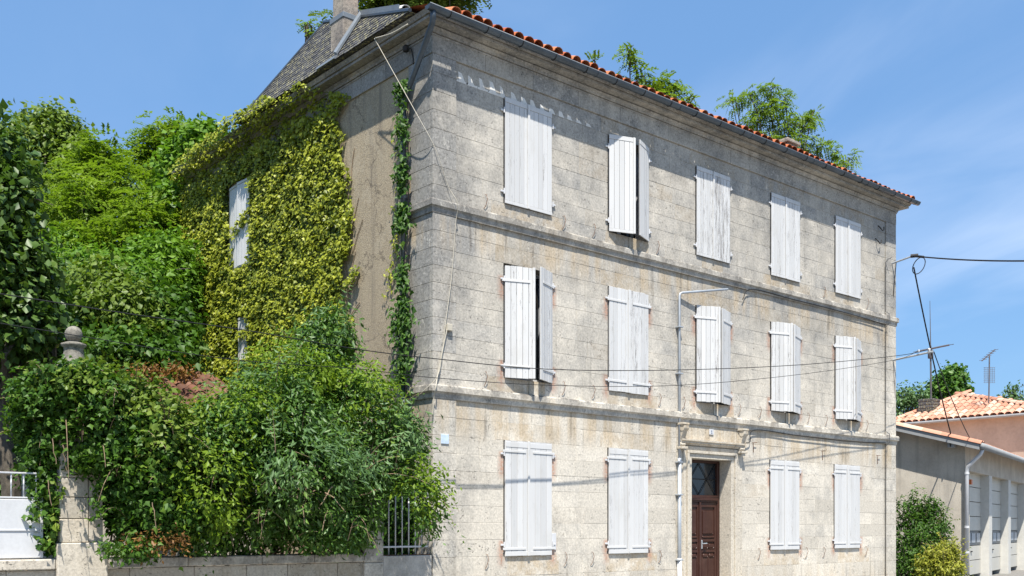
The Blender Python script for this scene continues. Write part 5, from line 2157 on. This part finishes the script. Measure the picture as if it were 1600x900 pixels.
def big_bush():
    base = at(470, 870, 16.2)
    base[2] = 0
    root = plant('garden_shrub', tuple(base), 'large green shrub spilling over the garden wall against the house corner', 'shrub')
    B = [blob(505, 575, 17.0, 55, 75), blob(520, 520, 17.1, 30, 40), blob(430, 655, 15.9, 95, 70), blob(560, 660, 16.9, 80, 70), blob(622, 722, 16.9, 42, 72), blob(655, 792, 16.5, 36, 46),
         blob(450, 745, 16.1, 140, 85), blob(350, 695, 15.1, 75, 65), blob(560, 770, 16.8, 70, 65), blob(385, 820, 15.9, 70, 50), blob(318, 828, 15.2, 55, 52), blob(500, 835, 16.5, 85, 32)]
    o, cen = foliage('foliage', B, 3000, 17, .22, .10, 'bush', root, .42, up=.6, inner=.62, origin=tuple(base), keep=clear_front)
    B2 = [blob(430, 640, 16.0, 95, 70), blob(520, 530, 16.9, 40, 55), blob(470, 735, 15.3, 120, 60), blob(600, 690, 16.5, 60, 70)]
    foliage('grey_foliage', B2, 190, 18, .24, .12, 'bush_grey', root, .30, up=.4, inner=.85, origin=tuple(base), keep=clear_front)
    B3 = [blob(370, 660, 15.2, 70, 60), blob(450, 590, 16.2, 70, 50), blob(330, 760, 14.6, 60, 70), blob(660, 770, 16.4, 36, 50), blob(560, 620, 16.6, 60, 50)]
    foliage('fresh_foliage', B3, 650, 14, .2, .085, 'robinia', root, .5, up=.6, inner=.9, origin=tuple(base), keep=clear_front)
    shoots('shoot', B, 170, .11, 'bush', root, .55, .38, tuple(base), clear_front, .7)
    shoots('shoot', B2, 50, .12, 'bush_grey', root, .55, .3, tuple(base), clear_front, .9)
    shoots('trailing_shoot', [blob(450, 820, 15.8, 130, 30), blob(340, 800, 15.0, 60, 50), blob(655, 800, 16.4, 40, 40)], 45, .09, 'bush', root, .6, .45, tuple(base), clear_front, .2, .8)
    m1 = MB()
    for i in range(16):
        e = cen[rng.integers(0, len(cen))]
        limb(m1, base + rng.normal(size=3) * [.5, .15, 0] + [0, 1.5, 0], e + np.array([.1, .5, 0]), .035, .008)
    for (px, py, qx, qy, d) in ((580, 735, 545, 700, 15.9), (508, 770, 540, 800, 15.2), (520, 760, 500, 790, 15.2), (560, 775, 600, 765, 15.9), (570, 720, 583, 700, 16)):
        limb(m1, at(px, py, d), at(qx, qy, d - .2), .01, .004, 4)
    m1.build('branch', 'twig', root)


big_bush()


def pier_creeper():
    base = at(150, 870, 13.9)
    base[2] = 0
    root = plant('pier_creeper', tuple(base), 'dark green creeper heaped over the gate pier below the ball finial', 'climbing plant')
    B = [blob(110, 625, 14.3, 84, 50), blob(60, 650, 14.2, 40, 70), blob(160, 665, 14.3, 80, 80), blob(230, 720, 14.5, 70, 95), blob(112, 588, 13.95, 42, 16), blob(68, 775, 14.05, 36, 72), blob(82, 838, 14.0, 20, 28), blob(250, 800, 14.7, 80, 52), blob(130, 700, 14.4, 80, 45), blob(190, 790, 14.6, 30, 50)]
    foliage('foliage', B, 3000, 14, .15, .085, 'ivy_dark', root, .9, up=.5, inner=.72, origin=tuple(base), keep=clear_front)
    B2 = [blob(235, 640, 14.4, 50, 40), blob(260, 690, 14.3, 45, 60), blob(140, 600, 14.2, 75, 25), blob(95, 810, 14.0, 18, 45)]
    foliage('fresh_foliage', B2, 330, 12, .2, .09, 'vine_tree', root, .7, up=.5, inner=.85, origin=tuple(base), keep=clear_front)
    shoots('shoot', B, 130, .09, 'ivy_dark', root, .45, .8, tuple(base), clear_front, .4, .3)
    shoots('shoot', B2, 40, .08, 'vine_tree', root, .4, .7, tuple(base), clear_front, .5, .2)
    foliage('low_ivy', [blob(200, 860, 14.0, 45, 12), blob(158, 780, 14.0, 10, 40)], 110, 12, .12, .07, 'ivy_dark', root, .85, up=.4, inner=.5, origin=tuple(base))
    foliage('red_foliage', [blob(250, 848, 14.15, 48, 17), blob(226, 850, 14.15, 30, 14)], 60, 10, .14, .065, 'red_shrub', root, .5, up=.5, inner=.5, origin=tuple(base))
    m1 = MB()
    for i in range(12):
        e = at(60 + rng.random() * 220, 600 + rng.random() * 200, 13.9)
        limb(m1, base + rng.normal(size=3) * [.4, .1, 0] + [0, 1.2, .0], e + np.array([.1, .6, 0]), .022, .006)
    for (px, py) in ((98, 715), (82, 705), (75, 770), (238, 805)):
        limb(m1, at(px, py - 20, 13.45), at(px + 6, py + 20, 13.45), .007, .004, 4)
    m1.build('stem', 'twig', root)


pier_creeper()


def tree(name, label, px, py_base, d, blobs, mat, group, style='leaf', ncl=900, per=16, size=.16, rc=.5, aspect=.6, inner=.5, length=.5, leaflet=.1, trunk=.16, limbs=14, up=.55, ground=None, jitter=.2):
    base = at(px, py_base, d)
    gz_ = hill(base[0], base[1]) if ground is None else ground
    base[2] = gz_ - .1
    root = plant(name, tuple(base), label, 'tree', group)
    if style == 'leaf':
        o, cen = foliage('crown', blobs, ncl, per, rc, size, mat, root, aspect, up=up, inner=inner, origin=tuple(base))
    else:
        o, cen = sprays('crown', blobs, ncl, mat, root, length, leaflet, origin=tuple(base), inner=inner, jitter=jitter)
    m1 = MB()
    bc = np.mean([b[0] for b in blobs], axis=0)
    fork = base + (bc - base) * .62
    fork[2] = min(fork[2], min(b[0][2] for b in blobs))
    fork[2] = max(fork[2], base[2] + .5)
    limb(m1, base, fork, trunk, trunk * .6, 8, .08)
    for (bc_, br_) in blobs:
        limb(m1, fork, bc_, trunk * .3, .02, 5)
        for q in range(4):
            limb(m1, bc_, bc_ + rng.normal(size=3) * np.array(br_) * .55, .02, .007, 4)
    for i in range(limbs):
        e = cen[rng.integers(0, len(cen))]
        mid = fork + (e - fork) * .5 + rng.normal(size=3) * .3
        limb(m1, fork, mid, trunk * .42, trunk * .2, 5)
        limb(m1, mid, e, trunk * .2, .012, 4)
        for _ in range(2):
            e2 = cen[rng.integers(0, len(cen))]
            if np.linalg.norm(e2 - mid) < 3.0:
                limb(m1, mid, e2, trunk * .14, .01, 4)
    m1.build('trunk', 'bark', root)
    return root


GR = 'trees on the bank left of the house'
tree('broadleaf_tree', 'dark large leaved tree at the left edge behind the gate pier', 10, 900, 16.5,
     [blob(-20, 260, 16.5, 55, 70), blob(10, 310, 16.2, 42, 50), blob(-20, 400, 16.2, 75, 80), blob(5, 500, 16.3, 72, 70), blob(-80, 420, 16.0, 80, 150), blob(75, 555, 17.5, 36, 30), blob(30, 430, 16.4, 40, 40), blob(60, 470, 17, 36, 30)], 'broad', GR, ncl=2000, per=11, size=.15, rc=.36, aspect=.7, inner=.55, trunk=.2, ground=0)
tree('creeper_clad_tree', 'rounded yellow green crown highest on the left skyline', 70, 500, 31,
     [blob(78, 240, 31, 56, 66), blob(35, 280, 30.5, 50, 85), blob(120, 285, 30.5, 40, 62), blob(60, 350, 29.5, 80, 70)], 'vine_tree', GR, ncl=2300, per=13, size=.19, rc=.38, inner=.72)
tree('robinia_tree', 'light green feathery tree in the middle of the left bank', 180, 520, 27,
     [blob(155, 265, 28, 38, 40), blob(198, 300, 27.5, 52, 46), blob(130, 330, 26.5, 50, 55), blob(235, 355, 26, 48, 58), blob(180, 390, 25.5, 75, 45), blob(165, 235, 28, 20, 16), blob(125, 280, 27.5, 28, 30)], 'robinia', GR, 'spray', ncl=3300, length=.42, leaflet=.115, inner=.35)
tree('robinia_tree', 'feathery treetop rising just left of the creeper covered wall', 262, 470, 30,
     [blob(250, 215, 30, 24, 20), blob(275, 230, 30, 26, 24), blob(232, 250, 30, 24, 18), blob(288, 205, 30, 16, 14)], 'robinia', GR, 'spray', ncl=1000, length=.42, leaflet=.11, inner=.3)
tree('hazel_tree', 'deep green round tree touching the creeper covered eaves', 315, 430, 27,
     [blob(318, 240, 27, 38, 42), blob(290, 270, 27, 36, 40), blob(330, 290, 27, 40, 40), blob(285, 330, 26.5, 40, 50)], 'fresh_tree', GR, ncl=1500, per=13, size=.16, rc=.34, aspect=.8, inner=.65)
tree('bank_shrub', 'green bushy growth at the foot of the left bank under the feathery trees', 235, 560, 25,
     [blob(250, 410, 24.5, 45, 45), blob(140, 440, 24, 50, 45), blob(215, 450, 24, 80, 30), blob(270, 440, 24.5, 35, 50), blob(100, 410, 25, 40, 45)], 'fresh_tree', GR, ncl=2000, per=12, size=.15, rc=.34, aspect=.55, inner=.6, trunk=.08)


def bank_ivy():
    n = 26000
    X = -12 + rng.random(n) * 14
    Y = 9.0 + rng.random(n) * 4.5
    Z = np.array([hill(x, y) for x, y in zip(X, Y)]) + .1 + .5 * rng.random(n) + .5 * (np.sin(X * 1.3) * np.sin(Y * 1.9) + 1)
    P = np.stack([X, Y, Z], 1)
    m = ~((X > -.3) & (Y < 10.5))
    P = P[m]
    n = len(P)
    o = leaf_mesh('bank_ivy', P, unit(np.array([-.2, -.8, .6]) + rng.normal(size=(n, 3)) * .5), .15 * (.6 + .7 * rng.random(n)), rng.random(n), 'ivy_dark', None, .9, origin=(-5, 11, 0))
    tag(o, 'dark ivy carpeting the foot of the bank behind the garden', 'ivy', kind='stuff')
    B = [blob(140, 520, 21.5, 60, 50), blob(230, 500, 22, 70, 55), blob(200, 560, 20.5, 90, 30), blob(270, 545, 21.5, 40, 50), blob(110, 470, 22.5, 50, 40)]
    c = at(200, 560, 21.5)
    c[2] = 0
    root = thing('bank_hedge', tuple(c), 'ivy and creeper hedge between the finial and the creeper covered wall', 'hedge')
    foliage('foliage', B, 1500, 12, .3, .14, 'ivy_dark', root, .9, up=.4, inner=.75, origin=tuple(c))
    foliage('fresh_foliage', [blob(150, 450, 21.3, 40, 45), blob(190, 485, 21.0, 55, 45), blob(225, 520, 20.8, 30, 16)], 380, 11, .24, .12, 'vine_tree', root, .8, up=.5, inner=.85, origin=tuple(c))
    m1 = MB()
    for i in range(10):
        e = at(110 + 17 * i, 500 + rng.random() * 40, 21.8)
        limb(m1, c + rng.normal(size=3) * [1, .3, 0], e, .05, .01)
    m1.build('stem', 'bark', root)
    # reddish growth on the shed roof
    c = at(240, 600, 18.3)
    root = thing('roof_stonecrop', tuple(c), 'reddish green growth creeping over the old shed roof', 'plant')
    foliage('foliage', [blob(225, 582, 19.4, 45, 8), blob(285, 580, 19.4, 22, 8), blob(205, 605, 18.2, 18, 16)], 90, 10, .16, .085, 'red_shrub', root, .5, up=.7, inner=.4, origin=tuple(c))
    foliage('fresh_foliage', [blob(235, 650, 17.3, 50, 10), blob(300, 648, 17, 22, 18), blob(205, 640, 17, 20, 22)], 150, 10, .16, .09, 'ivy', root, .8, up=.7, inner=.4, origin=tuple(c))


bank_ivy()

GB = 'treetops showing above the house roof'
tree('acacia_tree', 'yellow green treetop behind the chimney and the front left roof corner', 660, 300, 34,
     [blob(660, -15, 34, 66, 36), blob(610, -20, 34, 46, 40), blob(712, -22, 34, 36, 32), blob(640, 30, 35, 50, 30), blob(560, 45, 34, 50, 30)], 'vine_tree', GB, 'spray', ncl=2300, length=.45, leaflet=.15, inner=.4, ground=2)
tree('young_ash_tree', 'small leafy sprig peeping out left of the chimney', 530, 300, 27,
     [blob(486, 42, 27, 11, 5), blob(478, 38, 27, 8, 3), blob(496, 52, 27, 6, 6), blob(520, 75, 27.5, 18, 20)], 'robinia', GB, 'spray', ncl=120, length=.24, leaflet=.085, inner=.2, limbs=9, ground=2, jitter=.05)
tree('ailanthus_tree', 'upright leafy treetop over the middle of the tile roof', 1020, 330, 33,
     [blob(983, 80, 33, 10, 9), blob(992, 98, 33, 8, 12), blob(1005, 118, 33, 10, 12), blob(1028, 128, 33, 16, 11), blob(1058, 128, 33, 9, 6), blob(1050, 138, 33, 12, 6), blob(1020, 160, 33, 40, 16), blob(928, 94, 33, 10, 4), blob(1078, 155, 33, 9, 5), blob(960, 140, 33.5, 30, 20)], 'robinia', GB, 'spray', ncl=620, length=.34, leaflet=.115, inner=.15, limbs=18, ground=1, trunk=.1, jitter=.08)
tree('tall_robinia_tree', 'airy feathery tree above the right half of the tile roof', 1215, 420, 42,
     [blob(1150, 160, 42, 20, 7), blob(1172, 148, 42, 20, 7), blob(1205, 140, 42, 20, 7), blob(1226, 152, 42, 14, 14), blob(1255, 188, 42, 20, 11), blob(1270, 178, 42, 10, 6), blob(1200, 170, 42, 30, 9), blob(1175, 190, 42, 22, 10), blob(1225, 195, 42, 26, 12), blob(1285, 228, 42, 20, 8), blob(1305, 240, 42, 14, 7), blob(1328, 248, 42, 10, 6), blob(1240, 225, 42, 34, 14), blob(1195, 222, 42, 26, 14), blob(1300, 262, 42, 26, 10)], 'robinia', GB, 'spray', ncl=1250, length=.36, leaflet=.105, inner=.1, limbs=30, ground=0, trunk=.13, jitter=.12)

GS = 'greenery right of the house'
tree('distant_tree', 'dense green tree behind the aerial mast above the pink house roof', 1485, 760, 74,
     [blob(1485, 605, 74, 26, 28), blob(1470, 618, 74, 18, 24), blob(1503, 622, 74, 12, 16), blob(1488, 590, 74, 14, 16)], 'dark_tree', GS, ncl=900, per=10, size=.28, rc=.5, inner=.55, aspect=.8, ground=0)
tree('distant_tree', 'loose blue green tree between the house corner and the brick chimney', 1415, 760, 70,
     [blob(1408, 625, 70, 20, 18), blob(1428, 620, 70, 18, 14), blob(1440, 628, 70, 12, 16), blob(1395, 640, 70, 20, 20)], 'bush_grey', GS, ncl=330, per=9, size=.22, rc=.6, inner=.4, aspect=.6, ground=0)
tree('distant_tree', 'thin twiggy treetop at the right edge above the pink roof', 1582, 760, 70,
     [blob(1580, 622, 70, 14, 10), blob(1585, 612, 70, 9, 10), blob(1572, 628, 70, 12, 8), blob(1592, 628, 70, 10, 9)], 'bush_grey', GS, ncl=130, per=8, size=.2, rc=.5, inner=.3, aspect=.6, limbs=26, ground=0)


def side_shrubs():
    c = at(1435, 900, 29.5)
    c[2] = 0
    root = thing('laurel_shrub', tuple(c), 'dark glossy shrub between the house end and the garage', 'shrub')
    B = [blob(1425, 850, 29.5, 38, 50), blob(1450, 840, 29.5, 30, 42), blob(1412, 800, 29.3, 14, 22), blob(1432, 790, 29.5, 12, 20), blob(1455, 805, 29.5, 16, 22), blob(1440, 890, 29.2, 52, 35), blob(1470, 835, 29.5, 14, 22)]
    shoots('shoot', B, 90, .12, 'ivy_dark', root, .8, .4, tuple(c), None, 1.6)
    o, cen = foliage('foliage', B, 1100, 12, .22, .12, 'ivy_dark', root, .42, up=.6, inner=.6, origin=tuple(c))
    m1 = MB()
    for i in range(14):
        limb(m1, c + rng.normal(size=3) * [.3, .3, 0], cen[rng.integers(0, len(cen))], .03, .008)
    m1.build('branch', 'bark', root)
    c = at(1470, 900, 28.4)
    c[2] = 0
    root = thing('golden_shrub', tuple(c), 'low yellow green shrub at the foot of the garage downpipe', 'shrub')
    shoots('shoot', [blob(1468, 880, 28.4, 28, 26), blob(1478, 868, 28.4, 16, 18)], 45, .1, 'yellow_shrub', root, .5, .4, tuple(c), None, 1.2)
    o, cen = foliage('foliage', [blob(1468, 880, 28.4, 28, 26), blob(1478, 868, 28.4, 16, 18), blob(1452, 890, 28.2, 16, 20), blob(1490, 890, 28.4, 14, 18)], 420, 12, .2, .11, 'yellow_shrub', root, .45, up=.6, inner=.6, origin=tuple(c))
    m1 = MB()
    for i in range(8):
        limb(m1, c, cen[rng.integers(0, len(cen))], .02, .006)
    m1.build('branch', 'bark', root)


side_shrubs()
